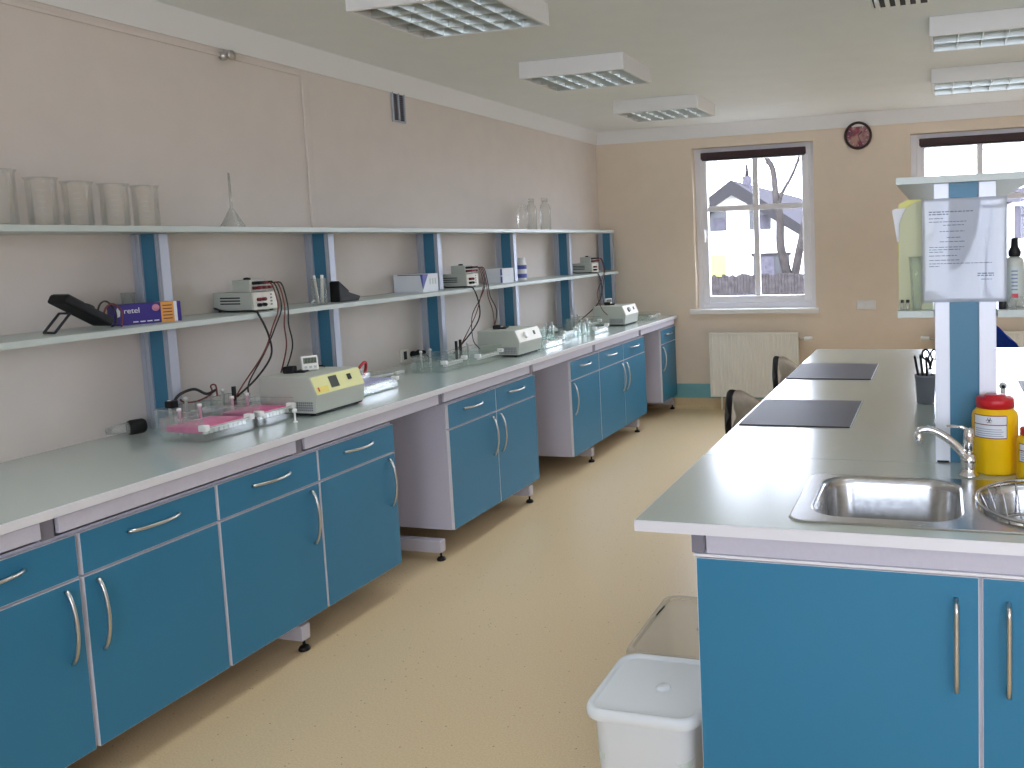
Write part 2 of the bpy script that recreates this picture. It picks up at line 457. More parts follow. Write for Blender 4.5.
# radiators
def radiator(label, x0, x1, z0, z1, valve_left):
    t = thing('panel_radiator', label, 'radiator', (x0, YB-.04, z0), 0, 'panel radiators under the windows')
    w, h = x1-x0, z1-z0; n = 22; b = MB(); poly = []
    for k in range(n):                        # ribbed front sheet
        u = .02+(w-.04)*k/n; d = (w-.04)/n
        poly += [(u, -.066), (u+d*.35, -.066), (u+d*.45, -.058), (u+d*.9, -.058)]
    poly += [(w-.02, -.066), (w-.012, -.06), (w-.012, -.045), (.012, -.045), (.012, -.06)]
    b.prism(poly, 'z', .02, h-.02)
    obj('front_panel', b, 'rad', t)
    obj('rear_panel', MB().box(.012, w-.012, -.012, -.002, .02, h-.02), 'rad', t)
    b = MB(); b.box(0, w, -.07, .0, h-.018, h, .004)
    obj('top_grille', b, 'rad', t)
    obj('side_cover', MB().box(0, .012, -.07, 0, 0, h-.018, .003), 'rad', t)
    obj('side_cover', MB().box(w-.012, w, -.07, 0, 0, h-.018, .003), 'rad', t)
    obj('bottom_rail', MB().box(.012, w-.012, -.064, -.004, 0, .02, .004), 'rad', t)
    s = -1 if valve_left else 1; x = 0 if valve_left else w
    b = MB(); b.cyl((x, -.03, h-.06), (x+s*.05, -.03, h-.06), .011, 12); b.cyl((x+s*.04, -.03, h-.06), (x+s*.04, .03, h-.06), .009, 10)
    v = obj('valve', b, 'nickel', t)
    b = MB(); b.lathe([(0, 0), (.018, 0), (.022, .01), (.024, .06), (.019, .075), (0, .077)], (x+s*.05, -.03, h-.06), 18, axis='x')
    if s < 0: b.xf(Matrix.Translation((2*(x+s*.05), 0, 0)) @ Matrix.Scale(-1, 4, (1, 0, 0))); bmesh.ops.reverse_faces(b.bm, faces=b.bm.faces[:])
    obj('thermostat_head', b, 'white', v)
    b = MB(); b.cyl((.1, -.03, .01), (.1, -.03, -z0), .009, 10)
    obj('feed_pipe', b, 'rad', t)
radiator('white ribbed panel radiator under the single window left of the island', -2.09, -1.25, .13, .735, False)
radiator('white panel radiator largely hidden behind the island post and shelf', -.05, .95, .13, .735, True)

# ------------------------------------------------------------------ ceiling lamps
LAMP_W = 3.1
def lamp(label, x, y, w, d, ncx, ncy):
    zb = 2.572; hh = ZC-zb
    t = thing('ceiling_lamp', label, 'lamp', (x, y, ZC), 0, 'louvred ceiling lamps')
    e = .018
    b = MB(); b.box(0, w, 0, e, -hh, 0, .003); b.box(0, w, d-e, d, -hh, 0, .003)
    b.box(0, e, e, d-e, -hh, 0, .003); b.box(w-e, w, e, d-e, -hh, 0, .003)
    obj('housing', b, 'cove', t)
    obj('reflector', MB().box(e, w-e, e, d-e, -.012, -.004), 'silver', t)
    cw, cd = (w-2*e)/ncx, (d-2*e)/ncy
    for j in range(ncy):                      # lengthwise parabolic reflectors between tubes
        yc = e+cd*(j+.5)
        obj('tube', MB().cyl((e+.01, yc, -.035), (w-e-.01, yc, -.035), .013, 12), 'tube', t)
    b = MB()
    for j in range(ncy+1):
        yc = e+cd*j
        ya, yb_ = max(yc-.016, e), min(yc+.016, d-e)
        b.prism([(ya, -.02), (yb_, -.02), (min(yc+.004, d-e), -.05), (min(yc+.002, d-e), -hh+.004), (max(yc-.002, e), -hh+.004), (max(yc-.004, e), -.05)], 'x', e, w-e)
    for i in range(1, ncx):
        xc = e+cw*i
        b.prism([(xc-.012, -.03), (xc+.012, -.03), (xc+.002, -hh+.006), (xc-.002, -hh+.006)], 'y', e, d-e)
    obj('louvre', b, 'silver', t)
    li = bpy.data.lights.new('lamp_light', 'AREA'); li.shape = 'RECTANGLE'; li.size = w-.06; li.size_y = d-.06
    li.energy = LAMP_W; li.color = (.93, .97, 1.); li.spread = math.radians(115)
    lo = bpy.data.objects.new('lamp_light', li); COL.objects.link(lo); lo.parent = t; lo.location = (w/2, d/2, -hh+.003)
    return t
lamp('nearest of the left row of square ceiling lamps, cut by top of the picture', -2.315, 3.10, .645, .555, 6, 4)
lamp('middle lamp of the left row of three ceiling lamps', -2.355, 4.70, .65, .50, 6, 4)
lamp('farthest lamp of the left row, near the far wall', -2.365, 6.25, .66, .53, 6, 4)
lamp('nearer of the two ceiling lamps over the island, at upper right', -.047, 4.63, 1.25, .43, 10, 2)
lamp('farther of the two ceiling lamps over the island, above the window', -.052, 6.07, 1.25, .55, 10, 2)
lamp('lamp of the left row above the camera side, out of the picture', -2.33, 1.53, .69, .53, 6, 4)
lamp('lamp over the island sink end, out of the picture', -.045, 3.08, 1.25, .5, 10, 2)
lamp('lamp over the camera, out of the picture', -.045, .9, 1.25, .5, 10, 2)
t = thing('ceiling_air_unit', 'white slatted ceiling unit just showing at top right of the picture', 'vent', (-.31, 3.8, ZC))
obj('casing', MB().box(0, .9, 0, .46, -.02, 0, .004), 'ceil', t)
for k in range(5):
    obj('louvre_slat', MB().box(.03+k*.045, .05+k*.045, .3, .45, -.035, -.021, .002), 'white', t)
obj('grille_recess', MB().box(.02, .26, .29, .455, -.0225, -.0205), 'dark2', t)

# ------------------------------------------------------------------ left bench
XF = -2.417                                   # worktop front edge
FY = [1.776+1.0086*i for i in range(-2, 7)]   # frame pitch; FY[2] is the first in view
t = thing('bench_worktop', 'long grey-green laminate worktop running along the left wall', 'worktop', (XL, 0, BEN))
obj('board', MB().box(.002, XF-XL-.004, -.6, YB-.004, -.028, 0, .002), 'worktop', t)
obj('edge_band', MB().box(XF-XL-.004, XF-XL, -.6, YB-.004, -.028, -.0005, .0015), 'edge', t)
FR_WORDS = ['out of view behind the camera', 'just left of the picture', 'at the left edge of the picture', 'under the near grey instrument',
            'beside the first knee space', 'at far end of the two-door cabinet', 'under middle of the three-drawer cabinets', 'at the second knee space end', 'against the far wall']
def frame(y):
    t = thing('bench_trestle', '', 'frame', (XL, y, 0), 0, 'steel frames under the left bench')
    obj('rear_post', MB().box(.03, .07, -.022, .022, .115, .87, .003), 'frame', t)
    obj('foot_bar', MB().box(.02, .715, -.024, .024, .045, .108, .004), 'frame', t)
    obj('top_bar', MB().box(.07, .74, -.02, .02, .808, .8715, .003), 'frame', t)
    obj('end_cap', MB().box(.74, .748, -.02, .02, .812, .87, .002), 'slot', t)
    for x in (.06, .70):
        b = MB(); b.cyl((x, 0, .045), (x, 0, .012), .006, 8); b.lathe([(0, .0), (.022, .0), (.024, .006), (.018, .016), (0, .018)], (x, 0, 0), 14)
        obj('levelling_foot', b, 'dark', t)
    return t
fr0 = frame(FY[0]); fr0['label'] = 'grey steel bench frame ' + FR_WORDS[0]
for i in range(1, 9):
    dup(fr0, (XL, FY[i], 0), None, 'grey steel bench frame with screw foot, ' + FR_WORDS[i])
AP_WORDS = ['nearest and out of picture', 'cut by left edge of the picture', 'above the nearest full cabinets', 'spanning first knee space', 'above the two-door cabinet',
            'spanning second knee space', 'above the far triple cabinet', 'last before the far wall']
for i in range(8):
    b = MB().box(0, .016, FY[i]+.026, FY[i+1]-.026, .822, .870, .002)
    solo('apron_strip', b, 'lilac', 'pale lilac apron strip under worktop, ' + AP_WORDS[i], 'panel', (XF-.024, 0, 0), 'apron strips under the left worktop')

def bow_handle(L, axis, sgn=1):
    """arched bar handle, standing off along +x; centre at origin"""
    b = MB(); P = []
    for k in range(13):
        u = -1+2*k/12; d = .006+.026*(1-u*u)**.8
        P.append((d, 0, u*L/2) if axis == 'z' else (d, u*L/2, 0))
    P = [(0, P[0][1], P[0][2])] + P + [(0, P[-1][1], P[-1][2])]
    b.tube(P, .0055, 8)
    return b
CB, CT, CS = .137, .8075, .669                 # cabinet bottom, top, drawer/door split
CX = -2.437                                   # face of the fronts
def cabinet(y0, y1, label, doors, gap=.004):
    """doors: list of 'l'/'r' = handle side for each door, left to right as seen"""
    t = thing('base_cabinet', label, 'cabinet', (CX, y0, CB), 0, 'blue-fronted cabinets under the left bench')
    w = y1-y0; h = CT-CB; D = .56; k = .018
    b = MB()
    b.box(-D, -.019, 0, k, 0, h); b.box(-D, -.019, w-k, w, 0, h)
    b.box(-D, -.019, k, w-k, 0, k); b.box(-D, -.019, k, w-k, h-k, h); b.box(-D, -D+.006, k, w-k, k, h-k)
    b.box(-.05, -.019, k, w-k, CS-CB-.012, CS-CB+.012)
    obj('body', b, 'lilac', t)
    n = len(doors); dw = w/n
    for i, hs in enumerate(doors):
        a, c = i*dw+gap, (i+1)*dw-gap
        def front(nm, z0, z1):
            b = MB(); b.box(-.018, -.001, a, c, z0, z1, mi=1)
            b.box(-.001, 0, a+.0015, c-.0015, z0+.0015, z1-.0015, mi=0)
            return obj(nm, b, ['blue', 'edge'], t)
        dr = front('drawer', CS-CB+.004, h-.008)
        obj('handle', bow_handle(.185, 'y'), 'nickel', dr, (0, (a+c)/2, .752-CB))
        do = front('door', .002, CS-CB-.004)
        hy = (c-.045) if hs == 'r' else (a+.042)
        obj('handle', bow_handle(.215, 'z'), 'nickel', do, (0, hy, .536-CB))
    return t
W = 'blue one-drawer cabinet, '
cabinet(.33, .845, W+'out of view nearest the camera', ['l'], .005)
cabinet(.845, 1.349, W+'out of view left of the picture', ['r'], .005)
cabinet(1.349, 1.862, W+'cut off by left edge of the picture', ['r'], .006)
cabinet(1.864, 2.372, W+'second from left, door handle at its left', ['l'], .005)
cabinet(2.374, 2.887, W+'third from left, handle beside the fourth cabinet', ['r'], .004)
cabinet(2.889, 3.402, W+'fourth from left, ending at first knee space', ['r'], .004)
cabinet(3.863, 4.866, 'blue cabinet with paired doors and two drawers between the knee spaces', ['r', 'l'], .0025)
cabinet(5.408, 5.925, W+'left one of the farther three, handle at knee space', ['l'], .0025)
cabinet(5.927, 6.963, 'blue two-door cabinet, farther of the group beyond second knee space', ['r', 'l'], .0025)
cabinet(7.413, 7.86, W+'narrow one in the corner by the far wall', ['l'], .003)

# wall shelving
T1, T2, ST, SX = 1.345, 1.722, .022, -2.87
SHW = {'upper': T2, 'lower': T1}
for nm, z in SHW.items():
    y1 = 7.47 if nm == 'upper' else 7.55
    b = MB(); b.box(.002, SX-XL-.002, -.6, y1, -ST, 0, .001); b.box(SX-XL-.002, SX-XL, -.6, y1, -ST, -.0005, mi=1)
    solo('wall_shelf', b, ['shelf', 'shelf'], 'long grey %s shelf above the left bench, holding %s' % (nm, 'glass beakers' if nm == 'upper' else 'power supplies and boxes'), 'shelf', (XL, 0, z), 'long shelves on the left wall')
def upright(y):
    t = thing('shelf_upright', '', 'upright', (XL, y, BEN), 0, 'blue-panelled shelf uprights on the left bench')
    for z0, z1 in ((.0005, T1-ST-BEN), (T1-BEN+.0005, T2-ST-BEN-.001)):
        b = MB(); b.box(.018, .062, -.022, .022, z0, z1, .002); b.box(.036, .044, -.025, -.0215, z0+.001, z1-.001)
        obj('wall_profile', b, 'alu', t)
        b = MB(); b.box(.14, .166, -.022, .022, z0, z1, .002); b.box(.15, .156, -.025, -.0215, z0+.001, z1-.001)
        obj('front_profile', b, 'alu', t)
        obj('panel', MB().box(.062, .14, -.012, .012, z0, z1), 'bluepanel', t)
    return t
UP_WORDS = ['out of view behind the camera', 'left of the picture', 'just outside left edge', 'behind the purple and orange box', 'behind the glass of white sticks',
            'behind the white carton', 'behind the two small stacked boxes', 'fifth along, before the far power supply', 'last one in the far corner']
up0 = upright(FY[0]); up0['label'] = 'blue-panelled shelf upright ' + UP_WORDS[0]
for i in range(1, 9):
    dup(up0, (XL, FY[i], BEN), None, 'blue-panelled aluminium shelf upright ' + UP_WORDS[i])

# ------------------------------------------------------------------ glassware on the upper shelf
def beaker(y, x, r, h, label):
    t = thing('glass_beaker', label, 'beaker', (x, y, T2+.0005), 0, 'glass beakers on the upper shelf')
    b = MB(); b.lathe([(0, 0), (r-.006, 0), (r, .008), (r, h-.012), (r+.006, h), (r+.002, h), (r-.003, h-.014), (r-.003, .009), (r-.008, .004), (0, .004)], seg=32)
    obj('vessel', b, 'glass', t)
    b = MB()
    for k in range(5):
        z = h*(.25+.12*k)
        b.tube([(r*math.cos(a)+.0006, r*math.sin(a), z) for a in [-.9+.08*j for j in range(6)]], .0008, 4)
    obj('graduations', b, 'white', t)
beaker(2.133, -3.0, .058, .186, 'largest glass beaker, cut by left edge, on the upper shelf')
beaker(2.290, -3.0, .046, .168, 'second glass beaker from left on the upper shelf')
beaker(2.420, -3.0, .047, .162, 'middle one of five glass beakers on the upper shelf')
beaker(2.566, -3.0, .048, .162, 'fourth glass beaker from left on the upper shelf')
beaker(2.701, -3.0, .046, .162, 'rightmost of the five glass beakers on the upper shelf')
t = thing('glass_funnel', 'glass funnel standing upside down on the upper shelf', 'funnel', (-3.0, 3.133, T2+.0005))
b = MB(); b.lathe([(.051, 0), (.052, .003), (.009, .083), (.006, .09), (.0045, .24), (.0035, .24), (.005, .09), (.007, .082), (.049, .0)], seg=32)
obj('cone_and_stem', b, M['frost'], t)
def bottle(x, y, r, h, label, m='frost'):
    t = thing('plastic_bottle', label, 'bottle', (x, y, T2+.0005), 0, 'clear bottles on the upper shelf')
    b = MB(); b.lathe([(0, 0), (r-.005, 0), (r, .006), (r, h*.68), (r*.92, h*.76), (r*.6, h*.84), (r*.55, h*.88), (r*.55, h*.9)], seg=28)
    obj('body', b, M[m], t)
    b = MB(); b.lathe([(0, h*.9), (r*.62, h*.9), (r*.62, h), (r*.58, h+.003), (0, h+.004)], seg=28)
    obj('cap', b, M[m], t)
bottle(-3.0, 6.32, .042, .25, 'tallest clear bottle on the far part of the upper shelf')
bottle(-3.04, 6.16, .038, .24, 'clear bottle half behind the tallest one, upper shelf')
bottle(-3.0, 5.93, .044, .185, 'short faint clear bottle, left of the bottle group', 'glass')

# ------------------------------------------------------------------ lower shelf things
Z1 = T1+.0005
def shelf_thing(name, label, cat, x, y, group=None): return thing(name, label, cat, (x, y, Z1), 0, group)
# multimeter leaning on its prop
t = shelf_thing('multimeter', 'black multimeter leaning back on its prop stand at left of the lower shelf', 'meter', -3.0, 2.365)
def slant(b): return b.xf(Matrix.Rotation(math.radians(33), 4, 'X'))
rot = Matrix.Translation((0, .105, .006)) @ Matrix.Rotation(math.radians(-31), 4, 'X')
b = MB(); b.box(-.045, .045, -.2, 0, 0, .035, .008); b.xf(rot); obj('body', b, 'dark', t)
b = MB(); b.box(-.038, .038, -.195, -.13, .0352, .037, .001); b.xf(rot); obj('screen', b, 'lcdg', t)
b = MB(); b.lathe([(0, .0352), (.024, .0352), (.022, .046), (0, .047)], (0, -.085, 0), 20); b.xf(rot); obj('dial_knob', b, 'dark2', t)
b = MB()
for x in (-.026, .026): b.tube([(x, -.036, .068), (x, -.098, .005)], .0045, 6)
b.tube([(-.026, -.098, .005), (.026, -.098, .005)], .0045, 6); b.tube([(-.026, -.036, .068), (.026, -.036, .068)], .0045, 6)
obj('prop_stand', b, 'dark2', t)
for i, (dx, m) in enumerate(((-.015, 'cabledark'), (.015, 'brownred'))):
    P = spline([(dx, .095, .03), (dx, .112, .085-.01*i), (dx+.005, .138, .098-.01*i), (dx+.01, .166, .06), (dx+.012, .162, .012), (dx+.03, .13+.015*i, .0045)], 6)
    obj('test_lead', MB().tube(P, .0035, 6), m, t)
# purple and orange carton
t = shelf_thing('long_carton', 'long purple and orange printed carton on the lower shelf beside the multimeter', 'box', -3.06, 2.555)
t.rotation_euler.z = math.radians(-21)
obj('carton', MB().box(-.03, .03, 0, .243, 0, .08, .001), 'purple', t)
obj('orange_label', MB().box(-.0305, .0305, .168, .216, -.0, .0806), 'orange', t)
obj('white_band', MB().box(-.0305, .0305, .2162, .228, -.0, .0804), 'card', t)
RX = Matrix.Rotation(PI/2, 4, 'Z') @ Matrix.Rotation(PI/2, 4, 'X')
b = text_mesh('retel', .03); b.xf(Matrix.Translation((.031, .064, .054)) @ RX); obj('lettering', b, 'white', t)
b = MB()
for k in range(4): b.box(.0303, .0312, .066+k*.025, .084+k*.025, .008, .012)
obj('small_print', b, 'white', t)
b = MB(); b.lathe([(0, .0302), (.014, .0302), (.014, .0312), (0, .0314)], (0, .15, .060), 16, axis='x'); obj('round_logo', b, mat('mauve_print', (196, 130, 150), .5), t)
b = MB(); b.prism([(.008, .03), (.022, .035), (.024, .055), (.015, .07), (.01, .055)], 'x', .0302, .0312); obj('picture', b, 'card', t)
b = MB()
for k in range(5): b.box(.0306, .0313, .175, .209, .012+k*.013, .016+k*.013)
obj('label_print', b, 'brownred', t)
t = shelf_thing('clear_dish', 'small clear plastic dish behind the purple carton', 'dish', -3.06, 2.705)
t.location = (-3.12, 2.69, Z1)
b = MB(); b.lathe([(0, 0), (.02, 0), (.026, .12), (.024, .12), (.018, .003), (0, .003)], seg=20); obj('cup', b, 'acrylic', t)

def power_supply(y, label, glabel, k):
    t = shelf_thing('power_supply', label, 'power supply', -3.165, y, 'grey power supplies on the lower shelf')
    D, w, h = .215, .15, .088
    obj('case', MB().box(0, D, 0, w, .006, h, .003), 'greybox', t)
    obj('front_panel', MB().box(D, D+.006, .004, w-.004, .008, h-.002, .002), 'panel_w', t)
    b = MB()
    for i in range(3): b.box(.04, .15, -.0012, .0005, .035+i*.013, .041+i*.013)
    obj('vent_slots', b, 'dark2', t)
    for (yy, zz, m) in ((.03, .055, 'darkred'), (.03, .03, 'dark'), (.06, .055, 'darkred'), (.06, .03, 'dark')):
        b = MB(); b.lathe([(0, D+.006), (.008, D+.006), (.008, D+.022), (.005, D+.026), (0, D+.026)], (0, yy, zz), 12, axis='x')
        obj('terminal', b, m, t)
    b = MB()
    for i in range(4): b.box(D+.006, D+.008, .105, .115, .025+i*.015, .032+i*.015)
    obj('buttons', b, 'slot', t)
    b = MB()
    for x in (.02, D-.02):
        for yy in (.015, w-.015): b.cyl((x, yy, 0), (x, yy, .0065), .008, 10)
    obj('feet', b, 'dark', t)
    u = tag(bpy.data.objects.new('terminal_module', None), glabel, 'module', 'small modules stacked on the power supplies'); COL.objects.link(u)
    u.location = (-3.06, y+.005, Z1+h+.0005)
    obj('case', MB().box(0, .1, 0, .1, 0, .055, .003), 'greybox', u)
    b = MB(); b.lathe([(0, .055), (.016, .055), (.014, .064), (0, .066)], (.05, .04, 0), 16); obj('knob', b, 'dark', u)
    for i in range(3):
        b = MB(); b.cyl((.1, .02+.03*i, .04), (.15, .02+.03*i, .042), .008, 10, .006); obj('plug', b, ('dark', 'darkred', 'dark')[i], u)
        b = MB(); b.cyl((.1, .02+.03*i, .018), (.148, .02+.03*i, .02), .008, 10, .006); obj('plug', b, 'darkred', u)
    x0, y0, z0 = -2.91, y, Z1+h
    n = 0
    ends = [[(-.16, .985, -2.93), (-.18, 1.005, -2.84), (.10, .96, -2.95), (.16, .96, -2.99)],
            [(-.18, .96, -2.93), (-.31, .985, -2.70), (.30, .97, -2.93), (.38, .96, -3.02)],
            [(-.30, 1.0, -2.70), (-.05, 1.02, -2.80)]][k]
    for n, (ey, ez, ex) in enumerate(ends):
        dy = (.03, .05, .07, .09)[n]; m = ('brownred', 'cabledark')[n % 2]
        P = spline([(x0, y+.005+dy, z0+.04), (x0+.035, y+dy+.015, z0+.03), (x0+.055, y+dy+.02, z0-.07), (-2.858, y+dy+ey*.12, 1.28), (-2.865, y+dy*.7+ey*.42, 1.17), ((ex*.6-2.87*.4), y+ey*.86, ez+.055), (ex, y+ey, ez)], 8)
        solo('cable', MB().tube(P, .0032, 6), m, '%s lead hanging from the %s power supply, %s of its bundle' % (('red-brown', 'thin black')[n % 2], ('near', 'middle', 'far')[k], ('leftmost', 'second', 'third', 'last')[n]), 'cable', group='leads hanging from the shelf')
    # mains lead along the case, over the shelf front and down
    ex, ey, ez = [(-2.954, -.125, .985), (-2.99, -.14, .93), (-3.08, -.06, .915)][k]
    P = spline([(-3.15, y-.012, Z1+.02), (-3.08, y-.02, Z1+.006), (-2.92, y-.03, Z1+.007), (-2.862, y-.06, Z1-.01), (-2.855, y-.02, 1.24), (-2.87, y+.0, 1.15), (-2.90, y-.06, 1.06), (ex, y+ey, ez)], 8)
    solo('cable', MB().tube(P, .0048, 6), 'cabledark', 'thick black mains lead of the %s power supply' % ('near', 'middle', 'far')[k], 'cable', group='leads hanging from the shelf')
power_supply(3.155, 'grey power supply nearest on the lower shelf, right of the purple carton', 'small grey terminal module atop the nearest power supply', 0)
power_supply(4.985, 'grey power supply between the white carton and small stacked boxes', 'small grey terminal module atop the middle power supply', 1)
power_supply(7.10, 'grey power supply at far end of the lower shelf', 'small grey terminal module atop the far power supply', 2)
# glass with white sticks
t = shelf_thing('glass_jar', 'clear glass jar on the lower shelf in front of second upright', 'jar', -2.935, 3.578)
b = MB(); b.lathe([(0, 0), (.034, 0), (.037, .006), (.037, .13), (.034, .13), (.034, .007), (0, .005)], seg=24); obj('vessel', b, 'glass', t)
for i, (dx, dy, lx, ly, r) in enumerate(((0, -.012, .0, -.018, .006), (.008, .006, .004, .006, .007), (-.004, .016, -.006, .02, .006))):
    b = MB(); b.tube([(dx, dy, .007), (dx+lx, dy+ly, .145)], r, 8)
    solo('white_stick', b, 'white', 'white plastic stick in the glass jar, %s one' % ('left', 'middle', 'right')[i], 'stick', (-2.935, 3.578, Z1), 'white sticks in the jar')
# black wedge meter case
t = shelf_thing('meter_case', 'black wedge-shaped case leaning at second upright on the lower shelf', 'case', -2.975, 3.74)
obj('body', MB().prism([(0, 0), (.15, 0), (.165, .022), (.08, .046), (.0, .105)], 'x', -.03, .03, 0, .004), 'dark', t)
obj('flap', MB().prism([(.006, .104), (.078, .051), (.078, .055), (.006, .108)], 'x', -.026, .026), 'dark2', t)
# white carton with blue flash
t = shelf_thing('white_carton', 'white carton with blue triangle print on the lower shelf', 'box', -3.165, 4.515)
obj('carton', MB().box(0, .2, 0, .165, 0, .108, .001), 'card', t)
obj('blue_print', MB().prism([(0, .107), (.06, .107), (.0, .015)], 'x', .2, .2012), 'purple2', t)
obj('side_print', MB().prism([(.185, .107), (.2, .107), (.2, .02), (.194, .05)], 'y', -.0012, 0), 'purple2', t)
for k in range(3): obj('figure_print', MB().box(.2, .2012, .075+k*.028, .086+k*.028, .045, .08), 'shelf', t)
obj('lid_gap', MB().box(.03, .19, -.0012, .0, .102, .106), 'dark', t)
# two stacked little boxes and a labelled bottle
for i in range(2):
    t = shelf_thing('small_white_box', ('lower' if i == 0 else 'upper')+' of the two small white boxes stacked on the shelf', 'box', -3.10, 5.50, 'stacked small white boxes')
    t.location.z = Z1+i*.0525
    obj('carton', MB().box(0, .135, 0, .17, 0, .052, .002), 'card', t)
    obj('blue_edge', MB().box(.12, .1345, -.001, .0, .004, .048), 'purple2', t)
t = shelf_thing('labelled_bottle', 'white bottle with violet label bands beside the stacked boxes', 'bottle', -3.03, 5.93)
b = MB(); b.lathe([(0, 0), (.032, 0), (.035, .005), (.035, .12), (.028, .14), (.028, .17), (0, .172)], seg=24); obj('body', b, 'white', t)
for z in (.02, .085):
    b = MB(); b.lathe([(.0355, z), (.0357, z+.03)], seg=24); obj('label', b, 'purple2', t)

# ------------------------------------------------------------------ grey instruments on the bench
def instrument(y, label, pm, k):
    t = thing('bench_instrument', label, 'instrument', (-2.575, y, BEN+.0005), 0, 'grey sloped-front instruments on the left bench')
    w = .325
    prof = [(-.285, .012), (0, .012), (.012, .088), (-.02, .168), (-.285, .166)]
    obj('case', MB().prism(prof, 'y', 0, w, 0, .003), 'greybox', t)
    # control plate lying on the slope
    d = Vector((-.032, .08)).normalized(); n = Vector((.08, .032)).normalized()
    def S(u, v, off): # u along y, v up the slope
        p = Vector((.012, .088))+d*v+n*off; return (p.x, u, p.y)
    def plate(name, u0, u1, v0, v1, h, m):
        b = MB(); o0 = .0006
        lo = [S(u0, v0, o0), S(u1, v0, o0), S(u1, v1, o0), S(u0, v1, o0)]; hi = [S(u0, v0, h), S(u1, v0, h), S(u1, v1, h), S(u0, v1, h)]
        b.loft([lo, hi], cap0=True, cap1=True, smooth=False); bmesh.ops.recalc_face_normals(b.bm, faces=b.bm.faces[:])
        return obj(name, b, m, t)
    plate('control_panel', .004, w-.004, .003, .083, .003, pm)
    if k == 0:
        plate('display', .105, .158, .02, .072, .0045, 'lcd'); plate('switch', .226, .248, .038, .064, .007, 'dark'); plate('indicator', .02, .028, .016, .034, .0045, 'red')
        plate('yellow_sticker', .012, .085, .009, .036, .0036, mat('yellow_sticker', (232, 216, 110), .5))
    else:
        plate('switch', .228, .248, .034, .06, .007, 'dark')
        b = MB(); c = Vector(S(.11, .043, 0)); nn = Vector((n.x, 0, n.y))
        b.cyl(c+nn*.003, c+nn*.018, .022, 20, .019); obj('knob', b, 'white' if k == 1 else 'lcdg', t)
    b = MB()
    for i in range(12):
        for j in range(4): b.box(-.135+i*.0105, -.128+i*.0105, -.0012, .0005, .022+j*.0105, .0295+j*.0105)
    obj('vent_holes', b, 'slot', t)
    b = MB()
    for x in (-.26, -.03):
        for yy in (.02, w-.02): b.lathe([(0, 0), (.012, 0), (.012, .0125), (0, .0125)], (x, yy, 0), 12)
    obj('feet', b, 'dark', t)
    obj('base_lip', MB().box(-.278, -.004, .006, w-.006, .006, .0118), 'dark', t)
    return t
instrument(3.06, 'nearest grey instrument with pale yellow sloped control panel, timer on top', 'panel_y', 0)
instrument(4.93, 'middle grey instrument with white sloped panel and round knob', 'panel_w', 1)
instrument(6.87, 'far grey instrument with white sloped panel near bench end', 'panel_w', 2)
# digital timer standing on the near instrument
ZT = BEN+.0005+.1665
t = thing('digital_timer', 'white digital timer standing on the nearest instrument', 'timer', (-2.74, 3.245, ZT+.0012), math.radians(-38))
tl = Matrix.Rotation(math.radians(-14), 4, 'Y')
b = MB(); b.box(-.012, .008, -.036, .036, 0.002, .07, .006); b.xf(tl); obj('body', b, 'white', t)
b = MB(); b.box(.008, .0095, -.028, .028, .034, .06); b.xf(tl); obj('screen', b, 'lcdg', t)
b = MB()
for i in range(4):
    y = -.02+i*.0125
    b.box(.0096, .0102, y, y+.0018, .038, .056); b.box(.0096, .0102, y+.006, y+.0078, .038, .056); b.box(.0096, .0102, y, y+.0078, .0545, .056); b.box(.0096, .0102, y, y+.0078, .038, .0395)
b.xf(tl); obj('digits', b, 'dark', t)
b = MB()
for i in range(3): b.box(.008, .011, -.026+i*.02, -.014+i*.02, .012, .022, .001)
b.xf(tl); obj('buttons', b, 'shelf', t)
obj('back_prop', MB().box(-.05, -.02, -.02, .02, .0, .004), 'white', t)
t = thing('black_adapter', 'black plug adapter lying on the nearest instrument beside the timer', 'adapter', (-2.80, 3.185, ZT+.001), .3)
obj('body', MB().box(-.025, .025, -.025, .02, 0, .03, .006), 'dark', t); obj('tail', MB().box(.02, .07, -.014, .07, 0, .008, .003), 'dark', t)
t = thing('mains_plug', 'black mains plug and cord behind the nearest instrument', 'plug', (-3.04, 3.72, 1.0), 0)
t.location = (-2.80, 3.32, ZT+.0005)
obj('body', MB().box(-.03, .02, -.02, .035, 0, .034, .007), 'dark', t)
obj('cord', MB().tube(spline([(0, .03, .01), (.0, .045, .006), (.03, .05, .006), (.05, .03, .006)], 6), .004, 6), 'cabledark', t)
for k, (y, lab) in enumerate(((4.99, 'middle'), (6.95, 'far'))):
    t = thing('black_adapter', 'small black plug lying on top of the %s instrument' % lab, 'adapter', (-2.78, y+.06, ZT+.0015), .3)
    obj('body', MB().box(-.025, .025, -.025, .02, 0, .026, .006), 'dark', t); obj('tail', MB().box(.02, .06, -.014, .09, 0, .008, .003), 'dark', t)
t = thing('digital_timer', 'little white timer standing on the far instrument', 'timer', (-2.80, 7.09, ZT+.0005), -.6)
obj('body', MB().box(-.012, .008, -.034, .034, 0, .055, .006), 'white', t); obj('screen', MB().box(.008, .0095, -.026, .026, .022, .046), 'lcdg', t)

